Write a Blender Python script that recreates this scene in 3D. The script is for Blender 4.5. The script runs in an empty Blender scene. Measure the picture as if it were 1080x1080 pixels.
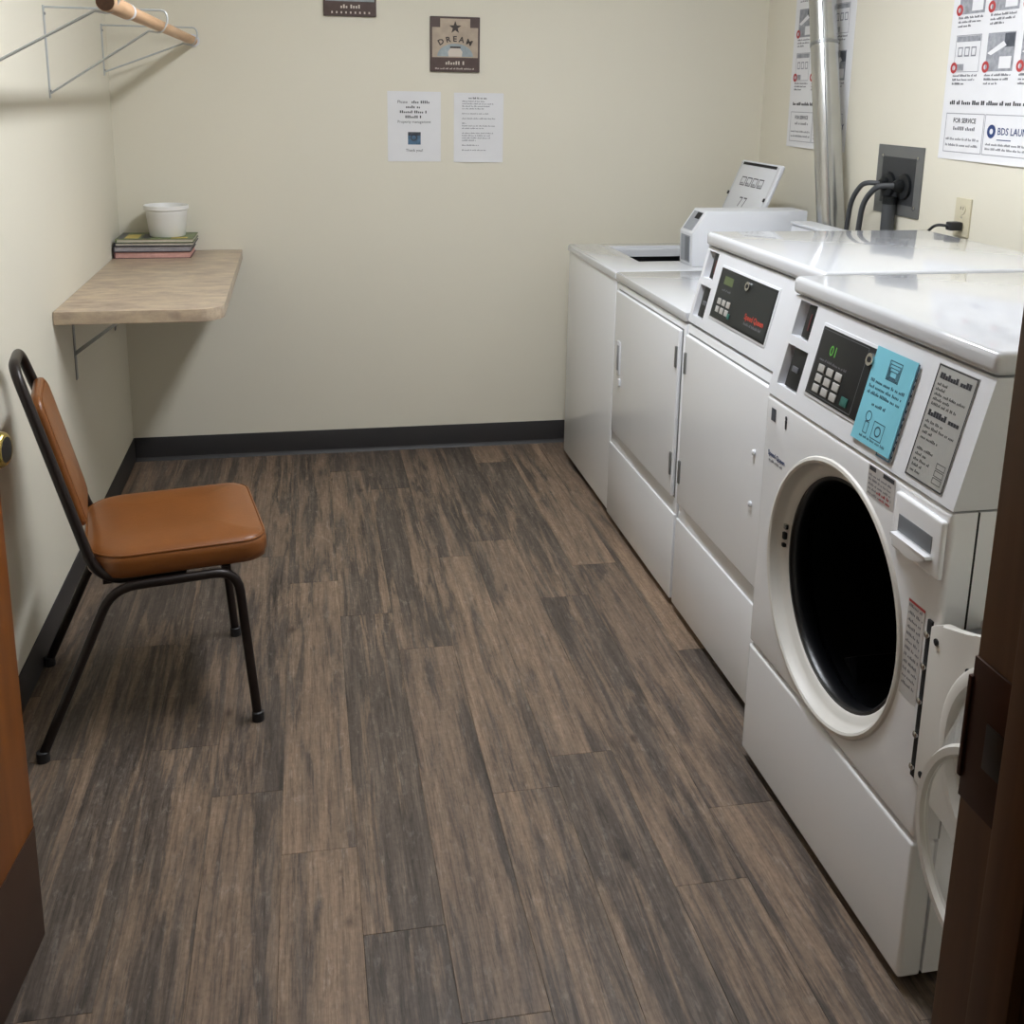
import bpy, bmesh, math, random
from mathutils import Vector, Matrix

scene = bpy.context.scene
C = scene.collection
random.seed(7)

# ------------------------------------------------------------------ camera
F_PX, YAW, PITCH, ROLL = 1116.6, .194, .231, .017
CAM = Vector((.725, -4.381, 1.517))
fw = Vector((math.sin(YAW)*math.cos(PITCH), math.cos(YAW)*math.cos(PITCH), -math.sin(PITCH)))
r0 = Vector((math.cos(YAW), -math.sin(YAW), 0)); u0 = r0.cross(fw)
rt = r0*math.cos(ROLL) + u0*math.sin(ROLL)
up = -r0*math.sin(ROLL) + u0*math.cos(ROLL)
cd = bpy.data.cameras.new('camera'); cam = bpy.data.objects.new('camera', cd); C.objects.link(cam)
cd.sensor_fit = 'HORIZONTAL'; cd.sensor_width = 36; cd.lens = 36*F_PX/1080
cd.shift_y = -180/1080            # the photograph is the lower part of a taller frame
cd.clip_start = .02
m = Matrix((rt, up, -fw)).transposed().to_4x4(); m.translation = CAM
cam.matrix_world = m
scene.camera = cam

# ------------------------------------------------------------------ world, exposure
w = bpy.data.worlds.new('world'); scene.world = w; w.use_nodes = True
w.node_tree.nodes['Background'].inputs[0].default_value = (.9, .92, 1, 1)
w.node_tree.nodes['Background'].inputs[1].default_value = .02
vs = scene.view_settings
vs.view_transform = 'Standard'; vs.look = 'None'; vs.gamma = 1; vs.use_curve_mapping = False
vs.exposure = 0.0
LAMP = 49.0          # radiance of the room fixture's diffuser
HALL_FILL = 5.5     # radiance of the unseen hallway fill added to brighten the washer's near side

# ------------------------------------------------------------------ dimensions
W = 2.668           # room width; left wall x = 0, back wall y = 0
CEIL = 2.46
YF = -3.735         # room face of the front wall
WT = .125
DOOR_L = 1.12

# ------------------------------------------------------------------ materials
def lin(c):
    c = c/255
    return c/12.92 if c <= .04045 else ((c+.055)/1.055)**2.4
def rgb(r, g, b): return (lin(r), lin(g), lin(b), 1)
MATS = {}
def mat(name, col, rough=.5, metal=0, spec=.5, bump=0, bscale=200, var=0, vscale=3, emit=0, coat=0, trans=0):
    if name in MATS: return MATS[name]
    M = bpy.data.materials.new(name); M.use_nodes = True; MATS[name] = M
    nt = M.node_tree; b = nt.nodes['Principled BSDF']
    b.inputs['Base Color'].default_value = col; b.inputs['Roughness'].default_value = rough
    b.inputs['Metallic'].default_value = metal; b.inputs['Specular IOR Level'].default_value = spec
    b.inputs['Coat Weight'].default_value = coat; b.inputs['Transmission Weight'].default_value = trans
    if emit:
        b.inputs['Emission Color'].default_value = col; b.inputs['Emission Strength'].default_value = emit
    tc = nt.nodes.new('ShaderNodeTexCoord')
    if var:
        n = nt.nodes.new('ShaderNodeTexNoise'); n.inputs['Scale'].default_value = vscale; n.inputs['Detail'].default_value = 5
        nt.links.new(tc.outputs['Object'], n.inputs['Vector'])
        mp = nt.nodes.new('ShaderNodeMapRange'); mp.inputs['From Min'].default_value = .3; mp.inputs['From Max'].default_value = .7
        mp.inputs['To Min'].default_value = 1-var; mp.inputs['To Max'].default_value = 1+var
        nt.links.new(n.outputs['Fac'], mp.inputs['Value'])
        mx = nt.nodes.new('ShaderNodeMix'); mx.data_type = 'RGBA'; mx.blend_type = 'MULTIPLY'; mx.inputs[0].default_value = 1
        mx.inputs[6].default_value = col
        cb = nt.nodes.new('ShaderNodeCombineXYZ')
        for i in range(3): nt.links.new(mp.outputs[0], cb.inputs[i])
        nt.links.new(cb.outputs[0], mx.inputs[7]); nt.links.new(mx.outputs[2], b.inputs['Base Color'])
    if bump:
        n = nt.nodes.new('ShaderNodeTexNoise'); n.inputs['Scale'].default_value = bscale; n.inputs['Detail'].default_value = 3
        nt.links.new(tc.outputs['Object'], n.inputs['Vector'])
        bp = nt.nodes.new('ShaderNodeBump'); bp.inputs['Strength'].default_value = bump; bp.inputs['Distance'].default_value = .002
        nt.links.new(n.outputs['Fac'], bp.inputs['Height']); nt.links.new(bp.outputs[0], b.inputs['Normal'])
    return M

def ramp(nt, stops):
    r = nt.nodes.new('ShaderNodeValToRGB'); e = r.color_ramp.elements
    while len(e) > 1: e.remove(e[-1])
    e[0].position, e[0].color = stops[0]
    for p, c in stops[1:]:
        x = e.new(p); x.color = c
    return r

def plank_material():
    M = bpy.data.materials.new('weathered_plank_vinyl'); M.use_nodes = True; nt = M.node_tree; L = nt.links
    b = nt.nodes['Principled BSDF']
    tc = nt.nodes.new('ShaderNodeTexCoord'); oi = nt.nodes.new('ShaderNodeObjectInfo')
    ml = nt.nodes.new('ShaderNodeMath'); ml.operation = 'MULTIPLY'; ml.inputs[1].default_value = 91.7
    L.new(oi.outputs['Random'], ml.inputs[0])
    cb = nt.nodes.new('ShaderNodeCombineXYZ'); L.new(ml.outputs[0], cb.inputs[2]); L.new(ml.outputs[0], cb.inputs[1])
    ad = nt.nodes.new('ShaderNodeVectorMath'); ad.operation = 'ADD'
    L.new(tc.outputs['Object'], ad.inputs[0]); L.new(cb.outputs[0], ad.inputs[1])
    def noise(sx, sy, detail, rough=.5, dist=0):
        mp = nt.nodes.new('ShaderNodeMapping'); mp.inputs['Scale'].default_value = (sx, sy, 1)
        L.new(ad.outputs[0], mp.inputs['Vector'])
        n = nt.nodes.new('ShaderNodeTexNoise'); n.inputs['Scale'].default_value = 1
        n.inputs['Detail'].default_value = detail; n.inputs['Roughness'].default_value = rough; n.inputs['Distortion'].default_value = dist
        L.new(mp.outputs[0], n.inputs['Vector']); return n
    def mix(a, bsock, kind, fac):
        mx = nt.nodes.new('ShaderNodeMix'); mx.data_type = 'RGBA'; mx.blend_type = kind
        if isinstance(fac, float): mx.inputs[0].default_value = fac
        else: L.new(fac, mx.inputs[0])
        L.new(a, mx.inputs[6]); L.new(bsock, mx.inputs[7]); return mx.outputs[2]
    # soft brown streaks with ragged edges on a grey-brown ground
    n1 = noise(20, 1.5, 10, .66, .6)
    dark = ramp(nt, [(.28, rgb(60, 53, 48)), (.5, rgb(93, 83, 75)), (.72, rgb(128, 114, 102))])
    ng = noise(46, 2.6, 7, .7, .3); L.new(ng.outputs['Fac'], dark.inputs[0])
    lite = ramp(nt, [(.25, rgb(112, 95, 82)), (.5, rgb(148, 126, 106)), (.78, rgb(174, 150, 127))])
    nl = noise(70, 4, 6, .65); L.new(nl.outputs['Fac'], lite.inputs[0])
    msk = ramp(nt, [(.43, (0, 0, 0, 1)), (.51, (.6, .6, .6, 1)), (.62, (.95, .95, .95, 1))])
    # some planks carry more of the brown than others
    fr0 = nt.nodes.new('ShaderNodeMath'); fr0.operation = 'MULTIPLY_ADD'; fr0.inputs[1].default_value = .12; fr0.inputs[2].default_value = -.080
    L.new(oi.outputs['Random'], fr0.inputs[0])
    sm = nt.nodes.new('ShaderNodeMath'); sm.operation = 'ADD'; L.new(n1.outputs['Fac'], sm.inputs[0]); L.new(fr0.outputs[0], sm.inputs[1]); L.new(sm.outputs[0], msk.inputs[0])
    col = mix(dark.outputs[0], lite.outputs[0], 'MIX', msk.outputs[0])
    # fine grain
    n2 = noise(260, 7, 4, .7)
    g = ramp(nt, [(.32, (.50, .49, .48, 1)), (.52, (1, 1, 1, 1)), (.75, (1.0, 1, 1, 1))]); L.new(n2.outputs['Fac'], g.inputs[0])
    col = mix(col, g.outputs[0], 'MULTIPLY', .75)
    n6 = noise(120, 16, 6, .75, .6)
    g6 = ramp(nt, [(.36, (.58, .57, .56, 1)), (.50, (1, 1, 1, 1)), (.66, (1.0, 1, 1, 1)), (.78, (1.0, 1.0, 1.0, 1))]); L.new(n6.outputs['Fac'], g6.inputs[0])
    col = mix(col, g6.outputs[0], 'MULTIPLY', .7)
    n7 = noise(75, 22, 6, .7, .3)
    g7 = ramp(nt, [(.55, (0, 0, 0, 1)), (.72, (.16, .15, .14, 1))]); L.new(n7.outputs['Fac'], g7.inputs[0])
    col = mix(col, g7.outputs[0], 'ADD', .55)
    n5 = noise(90, 90, 3, .6)
    g5 = ramp(nt, [(.35, (.7, .7, .7, 1)), (.6, (1, 1, 1, 1))]); L.new(n5.outputs['Fac'], g5.inputs[0])
    col = mix(col, g5.outputs[0], 'MULTIPLY', .5)
    # knots
    mp = nt.nodes.new('ShaderNodeMapping'); mp.inputs['Scale'].default_value = (6, 4, 1); L.new(ad.outputs[0], mp.inputs['Vector'])
    v = nt.nodes.new('ShaderNodeTexVoronoi'); v.inputs['Scale'].default_value = 1; L.new(mp.outputs[0], v.inputs['Vector'])
    k = ramp(nt, [(.03, (.30, .27, .26, 1)), (.10, (1, 1, 1, 1))]); L.new(v.outputs['Distance'], k.inputs[0])
    col = mix(col, k.outputs[0], 'MULTIPLY', .8)
    # each plank has its own tone
    tone = ramp(nt, [(0, (.80, .80, .81, 1)), (1, (1.0, .98, .95, 1))]); 
    fr = nt.nodes.new('ShaderNodeMath'); fr.operation = 'FRACT'; L.new(ml.outputs[0], fr.inputs[0]); L.new(fr.outputs[0], tone.inputs[0])
    col = mix(col, tone.outputs[0], 'MULTIPLY', 1.0)
    L.new(col, b.inputs['Base Color'])
    b.inputs['Roughness'].default_value = .5; b.inputs['Specular IOR Level'].default_value = .35
    bp = nt.nodes.new('ShaderNodeBump'); bp.inputs['Strength'].default_value = .25; bp.inputs['Distance'].default_value = .001
    L.new(n2.outputs['Fac'], bp.inputs['Height']); L.new(bp.outputs[0], b.inputs['Normal'])
    return M

def wood_material(name, c1, c2, c3, sx, sy, sz, rough=.4):
    M = bpy.data.materials.new(name); M.use_nodes = True; nt = M.node_tree; L = nt.links; b = nt.nodes['Principled BSDF']
    tc = nt.nodes.new('ShaderNodeTexCoord'); mp = nt.nodes.new('ShaderNodeMapping'); mp.inputs['Scale'].default_value = (sx, sy, sz)
    L.new(tc.outputs['Object'], mp.inputs['Vector'])
    n = nt.nodes.new('ShaderNodeTexNoise'); n.inputs['Scale'].default_value = 1; n.inputs['Detail'].default_value = 6; n.inputs['Distortion'].default_value = .4
    L.new(mp.outputs[0], n.inputs['Vector'])
    r = ramp(nt, [(.3, c1), (.5, c2), (.7, c3)]); L.new(n.outputs['Fac'], r.inputs[0]); L.new(r.outputs[0], b.inputs['Base Color'])
    b.inputs['Roughness'].default_value = rough
    return M

WALL = mat('cream_wall_paint', rgb(224, 219, 203), .7, spec=.25, bump=.12, bscale=260, var=.012, vscale=1.3)
CEILM = mat('ceiling_white', rgb(232, 230, 222), .8, bump=.3, bscale=120)
BASE = mat('charcoal_rubber', rgb(52, 51, 52), .5, bump=.05)
PLANK = plank_material()
SUB = mat('subfloor_dark', rgb(30, 27, 25), .9, var=.1)
HALLF = mat('hall_floor', rgb(96, 84, 72), .8, var=.1, vscale=8)
WHITE = mat('white_enamel', rgb(240, 242, 245), .22, spec=.5, coat=.3, bump=.03, bscale=90)
TOPM = mat('dimmed_glossy_top_enamel', rgb(206, 208, 212), .09, spec=.6, coat=.5, bump=.01, bscale=60)  # the white enamel again, greyed so the tops look less brightly lit
PLASTIC = mat('white_plastic', rgb(216, 218, 222), .38, bump=.02, bscale=200)
OFFW = mat('off_white_plastic', rgb(214, 212, 206), .45, bump=.02)
DARKGAP = mat('dark_recess', rgb(26, 26, 27), .8, var=.05)
BLACK = mat('black_panel_plastic', rgb(27, 29, 31), .4, spec=.3, var=.04)
DEEP = mat('black_rubber_drum_reflection', rgb(12, 13, 16), .32, var=.1)
STEEL = mat('bright_steel', rgb(190, 190, 188), .25, 1, var=.06, vscale=20)
DSTEEL = mat('dull_zinc', rgb(150, 152, 152), .42, .85, var=.05, vscale=20)
DUCT = mat('galvanised_duct', rgb(190, 191, 190), .26, .9, var=.08, vscale=9)
GREYPLATE = mat('grey_metal_plate', rgb(112, 113, 112), .5, .3, var=.04)
CORD = mat('black_cord_rubber', rgb(34, 34, 36), .5, bump=.03)
GREYCORD = mat('grey_cord_rubber', rgb(66, 68, 71), .5, bump=.03)
IVORY = mat('ivory_plastic', rgb(206, 198, 172), .45, var=.02)
PAPER = mat('white_paper', rgb(226, 226, 228), .8, var=.015, vscale=12)
INK = mat('dark_ink', rgb(52, 52, 56), .8, var=.05)
INKL = mat('grey_ink', rgb(112, 112, 118), .8, var=.05)
RED = mat('red_ink', rgb(178, 62, 62), .7, var=.05)
BLUEI = mat('navy_ink', rgb(44, 62, 110), .7, var=.05)
PICG = mat('photo_grey', rgb(150, 152, 158), .8, var=.25, vscale=60)
PICD = mat('photo_dark', rgb(74, 78, 86), .8, var=.3, vscale=60)
SKYB = mat('light_blue_card', rgb(118, 190, 208), .75, var=.03, vscale=20)
GLABEL = mat('grey_label', rgb(160, 160, 156), .5, var=.03)
GREENLED = mat('green_led', rgb(86, 158, 64), .5, emit=.35)
REDLED = mat('red_print', rgb(190, 62, 46), .5, var=.05)
KEYS = mat('grey_key_rubber', rgb(168, 166, 162), .5, var=.03)
TEAL = mat('teal_key', rgb(38, 96, 88), .45, var=.03)
VINYL = mat('tan_vinyl', rgb(124, 73, 30), .34, spec=.5, bump=.12, bscale=130, var=.10, vscale=9)
FRAMEB = mat('dark_brown_tube', rgb(34, 26, 24), .35, .3, var=.1)
WORN = mat('worn_bare_metal', rgb(168, 158, 148), .45, .5, var=.1, vscale=60)
RODW = wood_material('pine_dowel', rgb(176, 136, 98), rgb(196, 156, 118), rgb(208, 172, 136), 40, 3, 40, .5)
ENDW = mat('dowel_end_grain', rgb(84, 58, 40), .8, var=.15, vscale=120)
DOORW = wood_material('stained_door_veneer', rgb(112, 60, 14), rgb(130, 72, 19), rgb(144, 84, 28), 30, 30, 2, .35)
KICK = mat('brown_kick_plate', rgb(58, 36, 22), .5, var=.06)
JAMBW = wood_material('dark_stained_jamb', rgb(76, 48, 24), rgb(92, 60, 30), rgb(104, 70, 38), 40, 40, 2, .4)
BRONZE = mat('bronze_strike', rgb(64, 38, 26), .4, .5, var=.1)
BRASS = mat('aged_brass', rgb(190, 168, 96), .22, .95, var=.08, vscale=40)
SIGNP = mat('sign_wood_print', rgb(172, 156, 138), .6, var=.12, vscale=30)
SIGND = mat('sign_dark_brown', rgb(82, 66, 62), .6, var=.12, vscale=40)
SIGNB = mat('sign_grey_blue', rgb(148, 158, 162), .6, var=.2, vscale=40)
LETTW = mat('sign_pale_letter', rgb(206, 196, 184), .6, var=.05)

def laminate():
    M = bpy.data.materials.new('speckled_stone_laminate'); M.use_nodes = True; nt = M.node_tree; L = nt.links; b = nt.nodes['Principled BSDF']
    tc = nt.nodes.new('ShaderNodeTexCoord')
    mp = nt.nodes.new('ShaderNodeMapping'); mp.inputs['Scale'].default_value = (9, 22, 20); L.new(tc.outputs['Object'], mp.inputs[0])
    n = nt.nodes.new('ShaderNodeTexNoise'); n.inputs['Scale'].default_value = 1; n.inputs['Detail'].default_value = 8; n.inputs['Roughness'].default_value = .7
    L.new(mp.outputs[0], n.inputs['Vector'])
    r = ramp(nt, [(.3, rgb(150, 132, 116)), (.48, rgb(178, 160, 140)), (.6, rgb(196, 178, 152)), (.75, rgb(206, 192, 172))])
    L.new(n.outputs['Fac'], r.inputs[0]); L.new(r.outputs[0], b.inputs['Base Color']); b.inputs['Roughness'].default_value = .35
    return M
LAMI = laminate()

# ------------------------------------------------------------------ mesh helpers
def B(): return bmesh.new()
def box(bm, x0, x1, y0, y1, z0, z1, bev=0, seg=2):
    r = bmesh.ops.create_cube(bm, size=1); vs_ = r['verts']
    bmesh.ops.scale(bm, vec=(abs(x1-x0), abs(y1-y0), abs(z1-z0)), verts=vs_)
    bmesh.ops.translate(bm, vec=((x0+x1)/2, (y0+y1)/2, (z0+z1)/2), verts=vs_)
    if bev:
        es = list({e for v in vs_ for e in v.link_edges})
        bmesh.ops.bevel(bm, geom=es, offset=bev, segments=seg, profile=.6, affect='EDGES', clamp_overlap=True)
    return bm
def bx(*a, **k): return box(B(), *a, **k)
def smooth_path(pts, rad, n=6):
    P = [Vector(p) for p in pts]; out = [P[0]]
    for i in range(1, len(P)-1):
        a, b, c = P[i-1], P[i], P[i+1]
        d = min(rad, (a-b).length*.49, (c-b).length*.49)
        p0 = b+(a-b).normalized()*d; p2 = b+(c-b).normalized()*d
        for k in range(n+1):
            t = k/n; out.append(p0*(1-t)**2 + b*2*t*(1-t) + p2*t*t)
    out.append(P[-1]); return out
def tube(bm, pts, r, seg=12, cap=True, rad=0):
    P = smooth_path(pts, rad) if rad else [Vector(p) for p in pts]
    rr = r if isinstance(r, (list, tuple)) else [r]*len(P)
    T = []
    for i in range(len(P)):
        a = P[max(i-1, 0)]; b = P[min(i+1, len(P)-1)]; T.append((b-a).normalized())
    n = T[0].orthogonal().normalized(); rings = []
    for i, p in enumerate(P):
        n = (n - T[i]*n.dot(T[i])).normalized(); b = T[i].cross(n)
        rings.append([bm.verts.new(p + (n*math.cos(2*math.pi*k/seg) + b*math.sin(2*math.pi*k/seg))*rr[i]) for k in range(seg)])
    for i in range(len(P)-1):
        for k in range(seg):
            bm.faces.new((rings[i][k], rings[i][(k+1) % seg], rings[i+1][(k+1) % seg], rings[i+1][k]))
    if cap:
        bm.faces.new(rings[0][::-1]); bm.faces.new(rings[-1])
    return bm
def lathe(bm, prof, org, axis='z', seg=40, cap=True):
    """prof = [(radius, along)]; spun around the axis through org"""
    o = Vector(org); rings = []
    for r, h in prof:
        ring = []
        for k in range(seg):
            a = 2*math.pi*k/seg; c, s = math.cos(a)*r, math.sin(a)*r
            v = {'z': (c, s, h), 'x': (h, c, s), 'y': (s, h, c)}[axis]
            ring.append(bm.verts.new(o+Vector(v)))
        rings.append(ring)
    for i in range(len(rings)-1):
        for k in range(seg):
            bm.faces.new((rings[i][k], rings[i][(k+1) % seg], rings[i+1][(k+1) % seg], rings[i+1][k]))
    if cap and prof[0][0] > 1e-6: bm.faces.new(rings[0][::-1])
    if cap and prof[-1][0] > 1e-6: bm.faces.new(rings[-1])
    bmesh.ops.remove_doubles(bm, verts=bm.verts, dist=1e-6)
    return bm
def prism(bm, pts, vec, bev=0):
    """closed polygon pts (3-D) pushed along vec"""
    v = Vector(vec); a = [bm.verts.new(p) for p in pts]; b = [bm.verts.new(Vector(p)+v) for p in pts]; n = len(a)
    fs = [bm.faces.new(a[::-1]), bm.faces.new(b)]
    for i in range(n): fs.append(bm.faces.new((a[i], a[(i+1) % n], b[(i+1) % n], b[i])))
    if bev:
        es = list({e for f in fs for e in f.edges})
        bmesh.ops.bevel(bm, geom=es, offset=bev, segments=2, profile=.6, affect='EDGES', clamp_overlap=True)
    bmesh.ops.recalc_face_normals(bm, faces=bm.faces)
    return bm
def root_of(o):
    while o.parent: o = o.parent
    return o
def obj(name, bm, material, parent=None, local=False, sharp=40):
    if parent is not None and not local:
        bmesh.ops.translate(bm, vec=-root_of(parent).location, verts=bm.verts)
    bmesh.ops.recalc_face_normals(bm, faces=bm.faces)
    me = bpy.data.meshes.new(name); bm.to_mesh(me); bm.free()
    for p in me.polygons: p.use_smooth = True
    me.set_sharp_from_angle(angle=math.radians(sharp))
    me.materials.append(material)
    o = bpy.data.objects.new(name, me); C.objects.link(o)
    if parent is not None: o.parent = parent
    return o
def flat(name, bm, material, parent):
    """thin printed marks: keep the faces' own order, no normal rework"""
    bmesh.ops.translate(bm, vec=-root_of(parent).location, verts=bm.verts)
    me = bpy.data.meshes.new(name); bm.to_mesh(me); bm.free(); me.materials.append(material)
    o = bpy.data.objects.new(name, me); C.objects.link(o); o.parent = parent
    if name in ('label_text', 'lettering', 'paragraphs', 'small_print', 'small_lettering', 'script_lettering', 'card_printing'): o['kind'] = 'stuff'   # strokes too small to pick apart
    return o
def tag(o, label, cat, group=None):
    o['label'] = label; o['category'] = cat
    if group: o['group'] = group
    return o
def thing(name, label, cat, loc=(0, 0, 0), rz=0, group=None):
    o = bpy.data.objects.new(name, None); C.objects.link(o); o.empty_display_size = .05
    o.location = loc; o.rotation_euler = (0, 0, rz)
    return tag(o, label, cat, group)
def struct(name, bm, material, label=None):
    o = obj(name, bm, material); o['kind'] = 'structure'
    if label: o['label'] = label
    return o
def localise(o, loc):
    """move a one-mesh thing's origin to loc"""
    o.data.transform(Matrix.Translation(-Vector(loc))); o.location = loc; return o

class Plane:
    """a printed surface: u to the right, v up, both in metres; n is how far the marks stand off"""
    def __init__(s, org, U, V):
        s.o = Vector(org); s.U = Vector(U).normalized(); s.V = Vector(V).normalized(); s.N = s.U.cross(s.V)
    def p(s, u, v, n=0): return s.o + s.U*u + s.V*v + s.N*n
    def quad(s, bm, u0, u1, v0, v1, n=.0006):
        bm.faces.new([bm.verts.new(s.p(*q, n)) for q in ((u0, v0), (u1, v0), (u1, v1), (u0, v1))])
    def frame(s, bm, u0, u1, v0, v1, t, n=.0006):
        s.quad(bm, u0, u1, v0, v0+t, n); s.quad(bm, u0, u1, v1-t, v1, n); s.quad(bm, u0, u0+t, v0, v1, n); s.quad(bm, u1-t, u1, v0, v1, n)
    def disc(s, bm, u, v, r, n=.0006, seg=16, rin=0):
        if rin:
            a = [bm.verts.new(s.p(u+math.cos(2*math.pi*k/seg)*r, v+math.sin(2*math.pi*k/seg)*r, n)) for k in range(seg)]
            b = [bm.verts.new(s.p(u+math.cos(2*math.pi*k/seg)*rin, v+math.sin(2*math.pi*k/seg)*rin, n)) for k in range(seg)]
            for k in range(seg): bm.faces.new((a[k], a[(k+1) % seg], b[(k+1) % seg], b[k]))
        else:
            bm.faces.new([bm.verts.new(s.p(u+math.cos(2*math.pi*k/seg)*r, v+math.sin(2*math.pi*k/seg)*r, n)) for k in range(seg)])
    def poly(s, bm, pts, n=.0006): bm.faces.new([bm.verts.new(s.p(u, v, n)) for u, v in pts])
    def slab(s, bm, u0, u1, v0, v1, n0, n1, bev=0):
        return prism(bm, [s.p(*q, n0) for q in ((u0, v0), (u1, v0), (u1, v1), (u0, v1))], s.N*(n1-n0), bev)
    def print_line(s, bm, u, v, length, h, n=.0006, dens=1.0):
        """an unreadably small printed line: word-shaped rows of letter strokes"""
        x = u; pitch = h*.72
        while x < u+length-pitch:
            for k in range(random.randint(2, 7)):
                if x > u+length-pitch: break
                hh = h*random.choice((.62, .62, .7, 1, 1))
                s.quad(bm, x, x+pitch*.62*dens, v, v+hh, n); x += pitch
            x += pitch*.8
    def text(s, bm, body, u, v, size, n=.0006, align='LEFT', arc=0, bold=0):
        cu = bpy.data.curves.new('t', 'FONT'); cu.body = body; cu.size = size; cu.align_x = align; cu.resolution_u = 2; cu.offset = bold*size
        o = bpy.data.objects.new('t', cu); C.objects.link(o)
        me = bpy.data.meshes.new_from_object(o.evaluated_get(bpy.context.evaluated_depsgraph_get()))
        bpy.data.objects.remove(o); bpy.data.curves.remove(cu)
        t = bmesh.new(); t.from_mesh(me); bpy.data.meshes.remove(me)
        mp = {}
        for q in t.verts:
            x, y = q.co.x, q.co.y
            if arc:
                a = x/arc; x, y = math.sin(a)*(arc+y), math.cos(a)*(arc+y)-arc
            mp[q] = bm.verts.new(s.p(u+x, v+y, n))
        for fc in t.faces:
            try: bm.faces.new([mp[q] for q in fc.verts])
            except ValueError: pass
        t.free()

# ================================================================== SETTING
sub = struct('floor', bx(-.02, W+.02, YF-WT/2, .02, -.06, -.0048), SUB, 'grey-brown wood-look plank floor of the laundry room')
sub.location = (0, 0, 0)
PW_, PL = .1524, 1.235
known = {0: .4, 1: .9, 2: -2.07, 3: -2.265, 4: -1.24, 5: -1.48, 6: -1.70, 7: -1.12, 8: -2.245, 9: -1.46}
plank_cache = {}
def plank_mesh(wd, ln):
    key = (round(wd, 4), round(ln, 4))
    if key in plank_cache: return plank_cache[key]
    bm = bx(.0002, wd-.0002, .0002, ln-.0002, -.0046, 0, bev=.0006, seg=1)
    me = bpy.data.meshes.new('plank'); bm.to_mesh(me); bm.free(); me.materials.append(PLANK); plank_cache[key] = me; return me
x = .03 - PW_; row = -1
while x < W:
    a, b = max(x, 0), min(x+PW_, W)
    j = known.get(row, -random.random()*PL)
    if row >= 0 and row not in known: j = -((row*.47+.31) % 1)*PL
    if row == -1: j = -.55
    joints = []
    k = j - 6*PL
    while k < 2: joints.append(k); k += PL
    for y0, y1 in zip(joints, joints[1:]):
        y0c, y1c = max(y0, YF-WT*.4), min(y1, 0)
        if y1c-y0c < .01: continue
        o = bpy.data.objects.new('plank', plank_mesh(b-a, y1c-y0c)); C.objects.link(o)
        o.parent = sub; o.location = (a, y0c, 0)
    x += PW_; row += 1

struct('wall_left', bx(-.12, 0, YF-WT, .12, -.06, CEIL), WALL)
struct('wall_back', bx(0, W, 0, .12, -.06, CEIL), WALL)
struct('wall_right', bx(W, W+.12, YF-WT, .12, -.06, CEIL), WALL)
struct('ceiling', bx(-.12, W+.12, YF-WT, .12, CEIL, CEIL+.1), CEILM)
# hinge point of the door, from the free edge and the door's angle
DA = math.radians(6.5)
FE = Vector((.221, -2.623, 0))                          # free edge of the open door, room side
HX, HY = FE.x - math.sin(DA)*DOOR_L, FE.y - math.cos(DA)*DOOR_L
OP0, OP1, OPH = HX-.012, 1.225, 2.06
bm = B()
box(bm, 0, OP0-.02, YF-WT, YF, -.06, CEIL); box(bm, OP1+.02, W, YF-WT, YF, -.06, CEIL); box(bm, OP0-.02, OP1+.02, YF-WT, YF, OPH+.02, CEIL)
struct('wall_front', bm, WALL)
def baseboard(name, x0, x1, y0, y1):
    bm = bx(x0, x1, y0, y1, 0, .102, bev=.0025)
    return struct(name, bm, BASE)
bb = baseboard('baseboard_back', .0035, W-.004, -.0035, 0)
baseboard('baseboard_left', 0, .0035, YF, 0)
baseboard('baseboard_right', W-.0035, W, YF, 0)
bm = B(); prism(bm, [(.0035, -.0035, .0), (.0035, -.011, .0), (.0035, -.007, .004), (.0035, -.0035, .016)], (W-.008, 0, 0))
obj('cove_toe', bm, BASE, bb)

# door frame: jambs, head, stop, strike plate
fr = obj('trim_1', bx(OP1, OP1+.02, YF-WT-.012, YF+.012, 0, OPH+.02, bev=.002), JAMBW); fr['kind'] = 'structure'
fr['label'] = 'dark stained wooden door frame beside the washer with the open porthole'
obj('jamb', bx(OP0-.02, OP0, YF-WT-.012, YF+.012, 0, OPH+.02, bev=.002), JAMBW, fr)
obj('head', bx(OP0, OP1, YF-WT-.012, YF+.012, OPH, OPH+.02, bev=.002), JAMBW, fr)
obj('door_stop', bx(OP1-.011, OP1, YF-.085, YF-.042, 0, OPH, bev=.002), JAMBW, fr)
for a, b in ((OP0-.075, OP0-.006), (OP1+.006, OP1+.075)):
    a = max(a, .004)
    obj('casing', bx(a, b, YF, YF+.014, 0, OPH+.07, bev=.003), JAMBW, fr)
    obj('casing', bx(a, b, YF-WT-.014, YF-WT, 0, OPH+.07, bev=.003), JAMBW, fr)
bm = bx(OP1-.002, OP1+.001, YF-.037, YF+.012, .978, 1.10, bev=.0008)
box(bm, OP1-.004, OP1+.012, YF+.010, YF+.0145, .995, 1.083, bev=.001)
sp = obj('strike_plate', bm, BRONZE, fr)
obj('latch_hole', bx(OP1-.003, OP1-.0015, YF-.034, YF-.012, 1.018, 1.056, bev=.0005), DEEP, sp)

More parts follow.
